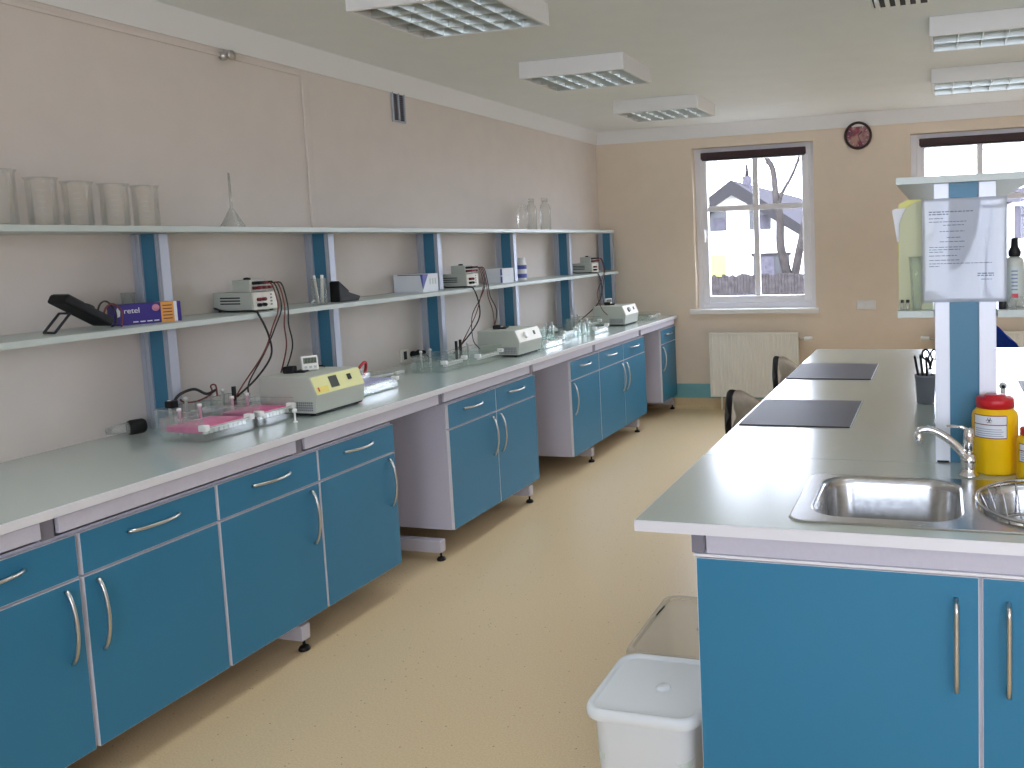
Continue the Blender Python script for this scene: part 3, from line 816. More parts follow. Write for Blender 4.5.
# ------------------------------------------------------------------ gel tanks
def tank(x0, x1, y0, y1, h, label, gel=None, comb=True, posts=True):
    t = thing('gel_tank', label, 'tank', (x0, y0, BEN+.0008), 0, 'clear gel tanks on the left bench')
    w, d = x1-x0, y1-y0; k = .006
    b = MB(); b.box(0, w, 0, d, 0, k); b.box(0, k, 0, d, k, h); b.box(w-k, w, 0, d, k, h*.62); b.box(k, w-k, 0, k, k, h); b.box(k, w-k, d-k, d, k, h)
    obj('vessel', b, 'acrylic', t)
    b = MB(); b.box(0, .004, 0, d, h+.0003, h+.003); b.box(.0045, w-.0045, 0, .004, h+.0003, h+.003); b.box(.0045, w-.0045, d-.004, d, h+.0003, h+.003); b.box(w-.004, w, 0, d, h*.62+.0003, h*.62+.003)
    obj('rim', b, 'frost', t)
    b = MB(); b.box(k+.001, w*.75, d*.24, d*.25+.003, k, h*.7); b.box(k+.001, w*.75, d*.75, d*.76+.003, k, h*.7); b.box(.02, w*.75, d*.26, d*.75, h*.3, h*.3+.006)
    obj('gel_platform', b, 'acrylic', t)
    if gel: obj('gel_slab', MB().box(.012, w-.026, d*.06, d*.94, h*.3+.007, h*.3+.03, .004), gel, t)
    if comb:
        b = MB(); b.box(w-.022, w-.006, .008, d-.008, h*.52, h*.62, .002)
        n = 9
        for i in range(n):
            y = .012+(d-.036)*i/n; b.box(w-.02, w-.008, y, y+(d-.03)/n*.6, h*.36, h*.53)
        for y in (.0, d-.022): b.box(w-.03, w+.008, y, y+.022, h*.5, h*.78, .004)
        obj('comb', b, 'white', t)
    if posts:
        for y in (d*.3, d*.7):
            b = MB(); b.lathe([(0, k+.002), (.006, k+.002), (.006, h+.018), (.009, h+.018), (.008, h+.03), (0, h+.031)], (.02, y, 0), 10)
            obj('electrode_post', b, 'white', t)
    return t
tank(-2.862, -2.652, 2.55, 2.795, .085, 'clear gel tank with pink gel, nearest to camera, front row', 'pink')
tank(-2.862, -2.652, 2.825, 3.03, .085, 'clear gel tank with pink gel touching the nearest instrument', 'pink')
tank(-3.012, -2.885, 2.66, 2.86, .095, 'empty clear tank in the back row behind the pink tanks, left', None, False)
tank(-3.012, -2.885, 2.88, 3.04, .095, 'empty clear tank in back row behind the pink tanks, right', None, False)
tank(-2.85, -2.675, 3.50, 3.80, .075, 'clear tank with violet gel and a pink end, right of nearest instrument', 'violet')
solo('pink_gel_slice', MB().box(-2.70, -2.655, 3.425, 3.485, .9008, .930, .006), 'pink', 'pink gel slice lying between nearest instrument and violet tank', 'gel')
tank(-2.92, -2.70, 4.28, 4.52, .085, 'clear empty gel tank, left of pair before the middle instrument')
tank(-2.86, -2.645, 4.56, 4.86, .085, 'clear empty gel tank touching the middle instrument, white comb')
tank(-2.77, -2.57, 5.33, 5.60, .075, 'clear tank with raised white tray right of the middle instrument')
tank(-2.88, -2.68, 5.86, 6.12, .085, 'clear tank in the far group, its left one')
tank(-2.73, -2.56, 6.18, 6.46, .08, 'clear tank with white comb, front of the far group')
tank(-2.95, -2.75, 6.50, 6.78, .09, 'clear tank against the far instrument, back of the group')
tank(-2.70, -2.50, 7.36, 7.60, .055, 'small clear tank at the bench end beyond far instrument', None, True, False)
# small things around the tanks
b = MB(); b.lathe([(0, 0), (.01, 0), (.01, .004), (.004, .006), (.004, .04), (.009, .042), (.011, .05), (.007, .058), (0, .06)], seg=14)
solo('white_pin', b, 'white', 'white ball-headed pin standing beside pink tanks, before nearest instrument', 'pin', (-2.578, 2.94, BEN+.0005))
t = thing('cable_gland', 'black ribbed plug with clear white cone lying at the wall, left of tanks', 'plug', (-3.08, 2.64, BEN+.034), math.radians(-20))
b = MB(); b.lathe([(0, -.03), (.027, -.03), (.03, -.02), (.03, .02), (.024, .03), (0, .03)], (0, 0, 0), 18, axis='y'); obj('black_cap', b, 'dark', t)
b = MB(); b.lathe([(0, -.11), (.012, -.108), (.024, -.032), (0, -.031)], (0, 0, 0), 18, axis='y'); obj('cone', b, 'frost', t)
t = thing('cable', 'black loop of cable arching over the back row tanks', 'cable', (-2.985, 2.76, .9))
obj('cord', MB().tube(spline([(0, -.03, .115), (.01, 0, .145), (.02, .06, .155), (.02, .12, .125), (.03, .16, .135)], 8), .006, 8), 'cabledark', t)
obj('connector', MB().box(-.018, .018, -.055, -.02, .0955, .125, .004), 'dark', t)
t = thing('cable', 'red-brown lead lying along the back row tanks', 'cable', (-3.0, 2.72, .9))
obj('cord', MB().tube(spline([(0, .06, .118), (.0, .08, .104), (.02, .12, .1), (.02, .2, .118), (.01, .21, .15), (.02, .225, .15), (.03, .22, .105)], 8), .0035, 6), 'brownred', t)
for i, (y, x) in enumerate(((2.99, -2.93), (4.64, -2.9), (4.72, -2.92))):
    b = MB(); b.cyl((0, 0, .012), (0, 0, .13), .009, 10); b.lathe([(0, 0), (.014, 0), (.014, .012), (0, .012)], (0, 0, 0), 12)
    solo('black_plug', b, 'dark', 'upright black banana plug %s' % ('in back row tank near nearest instrument', 'left of pair by middle instrument', 'right of pair by middle instrument')[i], 'plug', (x+.06 if i else x, y, BEN+.0075), 'banana plugs in the tanks')
t = thing('red_clip', 'red and black curled test lead behind the violet tank', 'cable', (-3.0, 3.93, BEN+.001), 0)
b = MB(); b.tube(spline([(0, -.06, .03), (.02, -.02, .09), (.0, .05, .10), (-.02, .07, .05), (0, .02, .02), (.02, -.05, .012)], 8), .008, 8); obj('red_loop', b, 'red', t)
b = MB(); b.tube(spline([(.0, -.06, .012), (.01, 0, .008), (.0, .08, .008)], 8), .008, 8); obj('black_tail', b, 'dark', t)
t = thing('wall_outlet', 'pale outlet box low on left wall behind third upright', 'socket', (XL, 4.66, .955))
obj('plate', MB().box(0, .014, -.11, -.03, -.04, .04, .004), 'panel_w', t)
obj('recess', MB().box(.014, .016, -.085, -.055, -.025, .025, .002), 'dark2', t)
for i, y in enumerate((.03, .1)):
    t = thing('mains_plug', '%s of two black mains plugs on the wall beside outlet plate' % ('left', 'right')[i], 'plug', (XL+.001, 4.65+y*.9, .95))
    b = MB(); b.lathe([(0, 0), (.02, 0), (.022, .01), (.018, .05), (.008, .058), (0, .06)], seg=16, axis='x'); obj('body', b, 'dark', t)
    obj('cord', MB().tube(spline([(.055, 0, 0), (.075, .01, -.03), (.07, .02+.01*i, -.047), (.13, .015, -.0485)], 8), .004, 6), 'cabledark', t)
solo('white_rod', MB().cyl((-3.02, 4.02, .908), (-2.96, 4.16, .908), .007, 10), 'white', 'white rod lying behind the violet tank', 'rod')
solo('white_strip', MB().box(-2.98, -2.95, 4.18, 4.26, .9005, .915, .004), 'white', 'white strip lying left of the empty tanks', 'strip')
t = thing('pointing_device', 'pale rounded hand unit with black base by fifth upright', 'hand unit', (-2.99, 6.33, BEN+.0005), .3)
obj('base', MB().box(-.045, .045, -.08, .08, 0, .012, .005), 'dark', t)
b = MB(); b.lathe([(.0, .055), (.02, .052), (.038, .035), (.043, .013), (0, .0125)], seg=20); b.xf(Matrix.Diagonal((1, 1.7, 1, 1))); obj('shell', b, 'greybox', t)
solo('adapter_box', MB().prism([(0, 0), (.06, 0), (.045, .085), (.0, .085)], 'y', 0, .2, 0, .004), 'dark2', 'dark adapter box leaning at the wall behind the middle instrument', 'adapter', (-3.16, 5.57, BEN+.0005))

# ------------------------------------------------------------------ island
IX0, IX1, IY0, IYM, IY1 = -.741, .882, 1.993, 2.6645, 5.35
ZI = BEN
def slab(b, x0, x1, y0, y1):
    b.box(x0, x1, y0, y1, ZI-.028, ZI)
SINK = (-.335, .565, 2.092, 2.492)            # bowl cut-out
t = thing('sink_worktop', 'grey-green laminate worktop around the sink at near end of island', 'worktop', (0, 0, 0))
b = MB(); g = .0025
slab(b, IX0, SINK[0], IY0, IYM-g); slab(b, SINK[1], IX1, IY0, IYM-g); slab(b, SINK[0], SINK[1], IY0, SINK[2]); slab(b, SINK[0], SINK[1], SINK[3], IYM-g)
obj('board', b, 'worktop', t)
obj('front_edge', MB().box(IX0, IX1, IY0-.002, IY0, ZI-.0285, ZI-.0005), 'edge', t)
obj('left_edge', MB().box(IX0-.002, IX0, IY0-.002, IYM-g, ZI-.0285, ZI-.0005), 'edge', t)
b = MB(); slab(b, IX0, .066, IYM, IY1)
solo('island_worktop', b, 'worktop', 'long left half of island worktop carrying two dark mats', 'worktop')
b = MB(); slab(b, .07, IX1, IYM, 5.0)
solo('island_worktop', b, 'worktop', 'right half of the island worktop, right of the post', 'worktop')
b = MB(); slab(b, .07, IX1, 5.006, IY1+.08)
solo('island_worktop', b, 'worktop', 'short worktop piece at far right end of the island', 'worktop')
# island carcass frames
for i, (y, wds) in enumerate(((2.75, 'behind the sink cabinet'), (4.26, 'below the farther dark mat'), (5.27, 'at its window end'))):
    t = thing('island_trestle', 'grey steel frame under the island, '+wds, 'frame', (0, y, 0), 0, 'steel frames under the island')
    obj('top_bar', MB().box(-.565, .74, -.02, .02, .812, .8715, .003), 'frame', t)
    for x in (-.03, .15): obj('post', MB().box(x-.02, x+.02, -.02, .02, .109, .811, .003), 'frame', t)
    obj('foot_bar', MB().box(-.52, .66, -.024, .024, .045, .108, .003), 'frame', t)
    for x in (-.48, .62):
        b = MB(); b.cyl((x, 0, .0445), (x, 0, .012), .006, 8); b.lathe([(0, .0), (.022, .0), (.024, .006), (.018, .016), (0, .018)], (x, 0, 0), 14)
        obj('levelling_foot', b, 'dark', t)
# sink cabinet
t = thing('sink_cabinet', 'large blue two-door cabinet under the sink, facing the camera', 'cabinet', (-.597, 2.02, .12))
CW, CH = 1.34, .692
b = MB(); b.box(0, .018, .019, .05, 0, CH); b.box(CW-.018, CW, .019, .05, 0, CH); b.box(.018, CW-.018, .019, .05, 0, .018)
b.box(0, .006, .05, .56, 0, CH); b.box(CW-.006, CW, .05, .56, 0, CH); b.box(.006, CW-.006, .05, .56, 0, .006)
b.box(.018, CW-.018, .021, .028, .018, CH-.007)
b.box(-.002, CW, -.001, .02, CH-.006, CH+.0015, .001)
obj('body', b, 'edge', t)
for nm, a, c, hx in (('door', .004, .675, .625), ('door', .683, CW-.004, .738)):
    b = MB(); b.box(a, c, .001, .0185, .002, CH-.009, mi=1); b.box(a+.0015, c-.0015, -.0002, .001, .0035, CH-.0105, mi=0)
    d = obj(nm, b, ['blue', 'edge'], t)
    b = MB(); P = [(0, 0, .0), (0, -.022, .004)] + [(0, -.026-.006*math.sin(PI*k/10), .004+.206*k/10) for k in range(11)] + [(0, -.022, .21), (0, 0, .214)]
    b.tube(P, .006, 8); obj('handle', b, 'nickel', d, (hx, 0, .414))
t = thing('apron_strip', 'pale lilac apron board between sink worktop and blue doors', 'panel', (-.567, 2.024, .814), 0)
obj('board', MB().box(0, 1.28, 0, .016, 0, .056, .002), 'lilac', t)
t = thing('island_rail', 'grey square steel rail under left edge of the island, its end showing at sink end', 'rail', (-.604, 2.022, .815))
obj('tube', MB().box(0, .032, .004, 3.3, 0, .055, .002), 'frame', t)
obj('end_plug', MB().box(0, .032, 0, .0035, 0, .055, .001), 'slot', t)

# sink
t = thing('sink', 'stainless steel inset sink with two bowls in the island end', 'sink', (0, 0, ZI))
def bowl(cx, cy, w, d, r, depth):
    L = []
    for (s, z) in ((0, .0042), (.004, .003), (.010, -.004), (.014, -.02), (.022, -depth+.03), (.032, -depth+.008), (.055, -depth)):
        L.append(rrect(cx, cy, w-2*s, d-2*s, max(r-s*.5, .01), z, 7))
    return L
big = bowl(-.137, 2.282, .378, .376, .085, .155); small = bowl(.236, 2.282, .30, .372, .12, .12); drain = None
outer0 = rrect(.115, 2.268, .966, .442, .045, .0005, 7); outer1 = rrect(.115, 2.268, .956, .432, .042, .0042, 7)
b = MB(); b.loft([outer0, outer1])
loops = [outer1, big[0], small[0]]
es = []
for L in loops:
    vs = [b.bm.verts.new(p) for p in L]
    es += [b.bm.edges.new((vs[i], vs[(i+1) % len(vs)])) for i in range(len(vs))]
bmesh.ops.triangle_fill(b.bm, edges=es, use_beauty=True)
bmesh.ops.remove_doubles(b.bm, verts=b.bm.verts[:], dist=1e-5)
bmesh.ops.recalc_face_normals(b.bm, faces=b.bm.faces[:])
obj('rim', b, 'steel', t)
for nm, L in (('bowl', big), ('bowl', small)):
    b = MB(); b.loft(L, cap1=True); bmesh.ops.recalc_face_normals(b.bm, faces=b.bm.faces[:]); bmesh.ops.reverse_faces(b.bm, faces=b.bm.faces[:])
    obj(nm, b, 'steel', t)
for (x, dz) in ((-.137, -.155), (.236, -.12)):
    b = MB(); b.lathe([(0, dz+.001), (.03, dz+.001), (.042, dz+.004), (.044, dz+.0005)], (x, 2.282, 0), 24)
    d = obj('drain', b, 'chrome', t)
    b = MB()
    for k in range(8): b.cyl((x+.016*math.cos(k*PI/4), 2.282+.016*math.sin(k*PI/4), dz+.0012), (x+.016*math.cos(k*PI/4), 2.282+.016*math.sin(k*PI/4), dz+.0022), .004, 8)
    obj('drain_holes', b, 'dark', d)
obj('drainer_ridges', MB().box(.43, .57, 2.12, 2.44, .0045, .0065, .001), 'steel', t)
# wire basket in the small bowl
t = thing('wire_basket', 'oval wire basket set in the small right sink bowl', 'basket', (.236, 2.282, ZI))
def oval(a, c, z, n=36): return [(a*math.cos(2*PI*k/n), c*math.sin(2*PI*k/n), z) for k in range(n+1)]
b = MB(); b.tube(oval(.152, .192, .012), .0045, 8); obj('rim_wire', b, 'steel', t)
b = MB(); b.tube(oval(.118, .15, -.07), .003, 6); b.tube(oval(.085, .11, -.1), .003, 6); obj('base_wire', b, 'steel', t)
b = MB()
for k in range(20):
    a = 2*PI*k/20; c, s = math.cos(a), math.sin(a)
    b.tube(spline([(.15*c, .19*s, .012), (.13*c, .165*s, -.03), (.118*c, .15*s, -.07), (.085*c, .11*s, -.1)], 3), .002, 5)
for k in range(-3, 4):
    b.tube([(-.085*math.sqrt(1-(k/4)**2), .11*k/4, -.101), (.085*math.sqrt(1-(k/4)**2), .11*k/4, -.101)], .002, 5)
obj('side_wires', b, 'steel', t)
# tap
t = thing('mixer_tap', 'chrome mixer tap with long slanted spout behind the sink', 'tap', (.072, 2.53, ZI+.0005))
b = MB(); b.lathe([(0, 0), (.028, 0), (.028, .006), (.021, .012), (.02, .034), (.023, .04), (.023, .055), (.017, .066), (0, .068)], seg=24); obj('base', b, 'chrome', t)
P = spline([(0, 0, .045), (-.025, -.005, .078), (-.06, -.012, .112), (-.10, -.02, .135), (-.128, -.028, .136), (-.136, -.03, .128)], 6)
b = MB(); n = len(P)
b.tube(P, .014, 14, r1=.009); obj('spout', b, 'chrome', t)
b = MB(); b.lathe([(0, .098), (.01, .098), (.0115, .104), (.0115, .122), (.008, .13), (0, .131)], (-.136, -.03, 0), 18); obj('aerator', b, 'chrome', t)
b = MB(); b.lathe([(0, .068), (.015, .068), (.017, .08), (.015, .12), (.012, .138), (0, .142)], seg=18); lv = obj('cartridge', b, 'chrome', t)
b = MB(); b.tube([(0, 0, .132), (-.02, .0, .142), (-.06, .002, .143)], .006, 8, r1=.004); obj('lever', b, 'chrome', lv)

# sharps bins
def biohazard(s):
    b = MB()
    for k in range(3):
        a = PI/2+k*2*PI/3; cx, cz = .36*s*math.cos(a), .36*s*math.sin(a)
        g0 = a+.5; P = [(cx+.30*s*math.cos(g0+(2*PI-1.0)*j/14), 0, cz+.30*s*math.sin(g0+(2*PI-1.0)*j/14)) for j in range(15)]
        b.tube(P, .055*s, 5)
    b.tube([(.2*s*math.cos(2*PI*j/18), 0, .2*s*math.sin(2*PI*j/18)) for j in range(19)], .04*s, 5)
    return b
def sharps_bin(x, y, r, h, lab, rz, lz0, lz1, sign):
    t = thing('sharps_bin', lab, 'container', (x, y, ZI+.0006), 0, 'yellow sharps bins beside the tap')
    b = MB(); b.lathe([(0, 0), (r*.94, 0), (r, .006), (r, h*.72), (r*.97, h*.77), (r*.84, h*.815), (r*.8, h*.83), (r*.8, h*.845), (0, h*.845)], seg=40); obj('body', b, 'yellow', t)
    b = MB(); b.lathe([(0, h*.846), (r*.82, h*.846), (r*.82, h*.95), (r*.78, h*.97), (r*.5, h*.975), (r*.45, h*1.0), (0, h*1.0)], seg=40); obj('lid', b, 'red', t)
    def strip(nm, z0, z1, a0, a1, off, m, parent):
        b = MB(); n = 14; rr = r+off
        A = [(rr*math.sin(a0+(a1-a0)*k/n), -rr*math.cos(a0+(a1-a0)*k/n), z0) for k in range(n+1)]
        B = [(p[0], p[1], z1) for p in A]
        va = [b.bm.verts.new(p) for p in A]; vb = [b.bm.verts.new(p) for p in B]
        for k in range(n): f = b.bm.faces.new((va[k], va[k+1], vb[k+1], vb[k])); f.smooth = True
        return obj(nm, b, m, parent)
    a0, a1 = rz-.75, rz+.75; zm = (lz0+lz1)/2+.006
    L = strip('label', lz0, lz1, a0, a1, .0006, 'card', t)
    for z in (lz0, zm, lz1): strip('red_rule', z-.0012, z+.0012, a0, a1, .0011, 'darkred', L)
    for a in (a0, a1): strip('red_rule', lz0, lz1, a-.012, a+.012, .0011, 'darkred', L)
    for k in range(4): strip('print_line', lz0+.006+k*.0062, lz0+.0075+k*.0062, a0+.1, a1-.15-.08*(k % 2), .0011, 'ink', L)
    b = biohazard(.013); b.xf(Matrix.Translation((0, -r-.0013, (zm+lz1)/2)) @ Matrix.Diagonal((1, .15, 1, 1))); b.xf(Matrix.Rotation(rz, 4, 'Z'))
    obj('hazard_symbol', b, 'inkd', L)
sharps_bin(.146, 2.605, .064, .222, 'larger yellow sharps bin with red lid beside the tap', -.3, .108, .172, 1)
sharps_bin(.249, 2.534, .051, .148, 'smaller yellow sharps bin with red lid, cut by the right edge', -.3, .055, .105, 1)

# island shelving
def island_post(y, label):
    t = thing('island_post', label, 'post', (-.019, y, ZI+.0006), 0, 'white and blue shelf posts on the island')
    hgt = 1.735-ZI-.001
    for x0, x1 in ((0, .0425), (.1255, .1735)):
        b = MB(); b.box(x0, x1, 0, .045, 0, hgt, .002); b.box(x0+.018, x0+.024, .045, .049, 0.001, hgt-.001); obj('profile', b, 'whitealu', t)
    obj('panel', MB().box(.0425, .1255, .008, .034, 0, hgt), 'bluepanel', t)
    b = MB(); b.box(.004, .0385, -.001, -.0002, .0, .006); b.box(.13, .17, -.001, -.0002, 0, .006); obj('foot_plate', b, 'dark2', t)
    return t
island_post(2.676, 'white and blue shelf post nearest the sink, carrying the laminated notice')
island_post(4.0, 'white and blue shelf post in middle of the island')
island_post(5.25, 'white and blue shelf post at far end of the island')
for nm, z in (('upper', 1.756), ('lower', 1.362)):
    b = MB(); x0, x1 = -.126, .264
    if nm == 'upper':
        b.box(x0, x1, 2.655, 5.3, z-.021, z, .001)
    else:                                     # two halves bolted on either side of the posts
        b.box(x0, -.021, 2.655, 5.3, z-.021, z, .001); b.box(.157, x1, 2.655, 5.3, z-.021, z, .001)
        for ya, yb_ in ((2.727, 3.995), (4.052, 5.245)): b.box(-.021, .157, ya, yb_, z-.021, z)
    solo('island_shelf', b, 'shelf', '%s grey shelf running lengthwise over the island' % nm, 'shelf', group='shelves over the island')
ZS = 1.3625
# laminated notice taped to the post
t = thing('laminated_notice', 'laminated white printed notice taped to the near island post', 'notice', (-.053, 2.662, 1.386))
m = M['paper']
b = MB(); b.grid(lambda u, v: Vector((u*.236, .004*math.sin(u*PI*1.0)+.006*math.sin(v*5.)*u*(1-u)-.004*v*math.sin(u*6.), v*.304)), 24, 28, thick=.0008)
obj('sheet', b, 'paper', t)
def wave(x, z):
    u, v = x/.236, z/.304
    return .004*math.sin(u*PI)+.006*math.sin(v*5.)*u*(1-u)-.004*v*math.sin(u*6.)
b = MB()
rows = [(.265, .02, .145, 1), (.258, .02, .075, 1), (.246, .02, .06, 0), (.236, .02, .125, 0), (.226, .06, .118, 0), (.208, .05, .12, 0), (.19, .07, .108, 0), (.178, .05, .12, 0), (.162, .02, .118, 0), (.155, .02, .108, 0), (.148, .02, .06, 0), (.137, .02, .098, 0), (.124, .02, .105, 0), (.114, .02, .195, 0), (.106, .02, .05, 0), (.083, .155, .2, 1), (.077, .155, .2, 1), (.066, .165, .195, 0)]
for (z, a, c, bold) in rows:
    x = a
    while x < c:
        w = random.uniform(.006, .016); x2 = min(x+w, c); h = .0016 if bold else .001
        vs = [(x, z-h), (x2, z-h), (x2, z+h), (x, z+h)]
        b.bm.faces.new([b.bm.verts.new((p, wave(p, q)-.0012, q)) for p, q in vs])
        x = x2+.0025
obj('lettering', b, 'ink', t)
# folder, cup, vials, spray bottle on the island shelf
t = thing('document_folder', 'pale yellow translucent folder standing on the island shelf, left of notice', 'folder', (-.124, 2.70, ZS))
P = [(0, 0), (.1, 0), (.1, .33), (.03, .33), (.004, .318), (0, .29)]
obj('back_cover', MB().prism(P, 'y', .012, .014), 'folder', t)
Pf = [(0.0, 0), (.1, 0), (.1, .325), (.07, .325)] + [(.07-.066*math.sin(k*PI/16), .325-.085*(1-math.cos(k*PI/16))) for k in range(1, 9)]
obj('front_pocket', MB().prism(Pf, 'y', .0, .002), mat('green_grey_pocket', (186, 190, 150), .45), t)
obj('paper_sheet', MB().prism([(-.016, .30), (-.004, .305), (.09, .305), (.09, .21), (-.002, .205)], 'y', .005, .0065), 'card', t)
t = thing('plastic_cup', 'clear plastic beaker cup on the island shelf before the yellow folder', 'cup', (-.07, 2.672, ZS))
b = MB(); b.lathe([(0, 0), (.014, 0), (.019, .11), (.023, .16), (.021, .16), (.017, .108), (.012, .003), (0, .003)], seg=20); obj('vessel', b, 'acrylic', t)
for i, x in enumerate((-.112, -.096)):
    t = thing('dropper_vial', '%s small brown-capped vial on the island shelf' % ('left', 'right')[i], 'vial', (x, 2.675, ZS), 0, 'small vials on the island shelf')
    b = MB(); b.lathe([(0, 0), (.006, 0), (.0065, .003), (.0065, .018), (.004, .021), (.004, .023), (0, .023)], seg=12); obj('body', b, 'frost', t)
    b = MB(); b.lathe([(0, .0232), (.005, .0232), (.005, .031), (0, .032)], seg=12); obj('cap', b, 'dark2', t)
t = thing('spray_bottle', 'grey spray bottle with black cap on island shelf, right of notice', 'bottle', (.212, 2.78, ZS), 0)
SB = Matrix.Diagonal((1.35, 1.35, 1., 1.))
b = MB(); b.lathe([(0, 0), (.018, 0), (.02, .004), (.02, .13), (.018, .143), (.01, .15), (0, .15)], seg=24); b.xf(SB); obj('body', b, 'greybox', t)
b = MB(); b.lathe([(0, .1505), (.013, .1505), (.014, .165), (.008, .18), (.0075, .205), (0, .206)], seg=20); b.xf(SB); obj('cap', b, 'dark', t)
b = MB(); b.lathe([(.0203, .022), (.0204, .12)], seg=24); b.xf(SB); lb = obj('label', b, 'shelf', t)
b = MB()
for k in range(6): b.box(-.008, .005, -.0215, -.0207, .05+k*.011, .054+k*.011)
b.xf(SB); obj('print', b, 'ink', lb)
b = MB(); b.box(-.007, .006, -.0215, -.0207, .027, .040); b.xf(SB); obj('red_mark', b, 'red', lb)
for i in range(3):
    b = MB(); b.lathe([(0, 0), (.011, 0), (.011, .024), (.006, .028), (.006, .034), (0, .034)], seg=14)
    solo('small_flask', b, 'frost' if i else 'dark2', '%s low flask at foot of the spray bottle' % ('dark left', 'clear middle', 'clear right')[i], 'flask', (.172+.027*i, 2.685+.012*i, ZS), 'low flasks on the island shelf')

# mats
def bench_mat(x, y, label):
    t = thing('bench_mat', label, 'mat', (x, y, ZI+.0004), 0, 'dark mats on the island worktop')
    obj('sheet', MB().box(0, .412, 0, .515, 0, .004, .0015), 'matblack', t)
    obj('pale_edge', MB().box(.412, .4145, .0, .515, 0, .0038), 'card', t)
bench_mat(-.732, 3.118, 'dark grey mat on left island worktop, nearer one')
bench_mat(-.738, 4.196, 'dark grey mat on left island worktop, farther one')
bench_mat(.335, 3.70, 'dark grey mat on the right half of the island worktop')
# pen pot
t = thing('pen_pot', 'smoky grey pen pot on island worktop left of the post', 'pot', (-.064, 3.63, ZI+.0005))
mesh_m = clear('smoky_plastic', tint=(120, 124, 128), body=.55, gloss=.12, rough=.1, bodycol=(136, 142, 150))
b = MB(); b.lathe([(0, 0), (.033, 0), (.035, .004), (.042, .112), (.0435, .116), (.039, .114), (.032, .006), (0, .004)], seg=24); obj('vessel', b, mesh_m, t)
b = MB(); b.lathe([(.0425, .111), (.0445, .117), (.041, .118)], seg=24); obj('rim', b, 'slot', t)
for i, (a, tx, ty, L, nm) in enumerate(((0, -.04, -.01, .185, 'leftmost'), (1, -.018, -.016, .19, 'second'), (2, .004, .01, .18, 'third'))):
    b = MB(); p0 = Vector((-.01+.01*i, .005*i, .006)); p1 = Vector((tx, ty, L)); b.tube([p0, p1], .005, 8); b.tube([p1, p1+(p1-p0).normalized()*.012], .0055, 8, r1=.003)
    solo('pen', b, 'dark', '%s black pen standing in the pen pot' % nm, 'pen', (-.064, 3.63, ZI+.0008), 'pens in the pot')
t = thing('scissors', 'black-handled scissors standing in the pen pot', 'scissors', (-.046, 3.63, ZI+.0008))
b = MB()
for sx, rz in ((-.016, .4), (.018, -.3)):
    b.tube([(sx+.014*math.cos(2*PI*k/14), 0, .20+.02*math.sin(2*PI*k/14)) for k in range(15)], .0045, 6)
b.tube([(-.006, 0, .183), (.004, 0, .14)], .006, 6); b.tube([(.01, 0, .183), (.0, 0, .14)], .006, 6)
obj('grips', b, 'dark', t)
b = MB(); b.box(-.007, .007, -.002, .002, .012, .145, .001); obj('blades', b, 'steel', t)
t = thing('small_tap', 'small white and black bench fitting behind the larger sharps bin', 'fitting', (.236, 3.66, ZI+.0005))
b = MB(); b.lathe([(0, 0), (.018, 0), (.018, .02), (.01, .026), (.01, .06), (0, .06)], seg=16); obj('base', b, 'white', t)
b = MB(); b.lathe([(0, -.02), (.012, -.018), (.016, 0), (.012, .018), (0, .02)], (0, 0, .07), 14, axis='y'); obj('knob', b, 'white', t)
b = MB(); b.lathe([(0, -.028), (.007, -.028), (.007, -.019), (0, -.0185)], (0, 0, .07), 12, axis='y'); obj('nozzle', b, 'dark', t)

# storage tubs beside the sink cabinet
def tub(x0, x1, y0, y1, h, body_m, lid_m, label, fill):
    t = thing('storage_tub', label, 'tub', ((x0+x1)/2, (y0+y1)/2, .0008), 0, 'plastic tubs on the floor by the island')
    w, d = x1-x0, y1-y0; zl = h-.03
    L = [rrect(0, 0, w*.78, d*.8, .04, .0), rrect(0, 0, w*.8, d*.82, .045, .006), rrect(0, 0, w*.88, d*.9, .05, zl-.02), rrect(0, 0, w*.92, d*.94, .05, zl)]
    b = MB(); b.loft(L, cap0=True)
    obj('body', b, body_m, t)
    L = [rrect(0, 0, w*.97, d*.97, .05, zl-.018), rrect(0, 0, w, d, .055, zl-.012), rrect(0, 0, w, d, .055, zl+.004), rrect(0, 0, w*.97, d*.97, .05, zl+.014), rrect(0, 0, w*.9, d*.9, .045, zl+.014), rrect(0, 0, w*.88, d*.88, .042, zl+.006)]
    b = MB(); b.loft(L, cap1=True)
    lid = obj('lid', b, lid_m, t)
    b = MB(); b.lathe([(0, zl+.012), (.018, zl+.012), (.022, zl+.0065)], (.02, 0, 0), 20); obj('centre_boss', b, lid_m, lid)
    if fill:
        b = MB(); b.loft([rrect(0, 0, w*.77, d*.79, .04, .006), rrect(0, 0, w*.85, d*.87, .045, zl*.62)], cap0=True, cap1=True); obj('contents', b, fill, t)
    return t
tub(-.955, -.625, 2.075, 2.42, .345, 'tub', 'tub', 'white lidded plastic tub on floor beside the sink cabinet', 'liquid')
b_t = tub(-.985, -.618, 2.47, 2.95, .31, 'tubclear', 'tubclear', 'hazy transparent lidded tub on floor behind the white tub', None)
obj('lid_mark', MB().tube([(-.165, .06, .2895), (-.16, .14, .2895)], .003, 6), 'dark2', b_t)

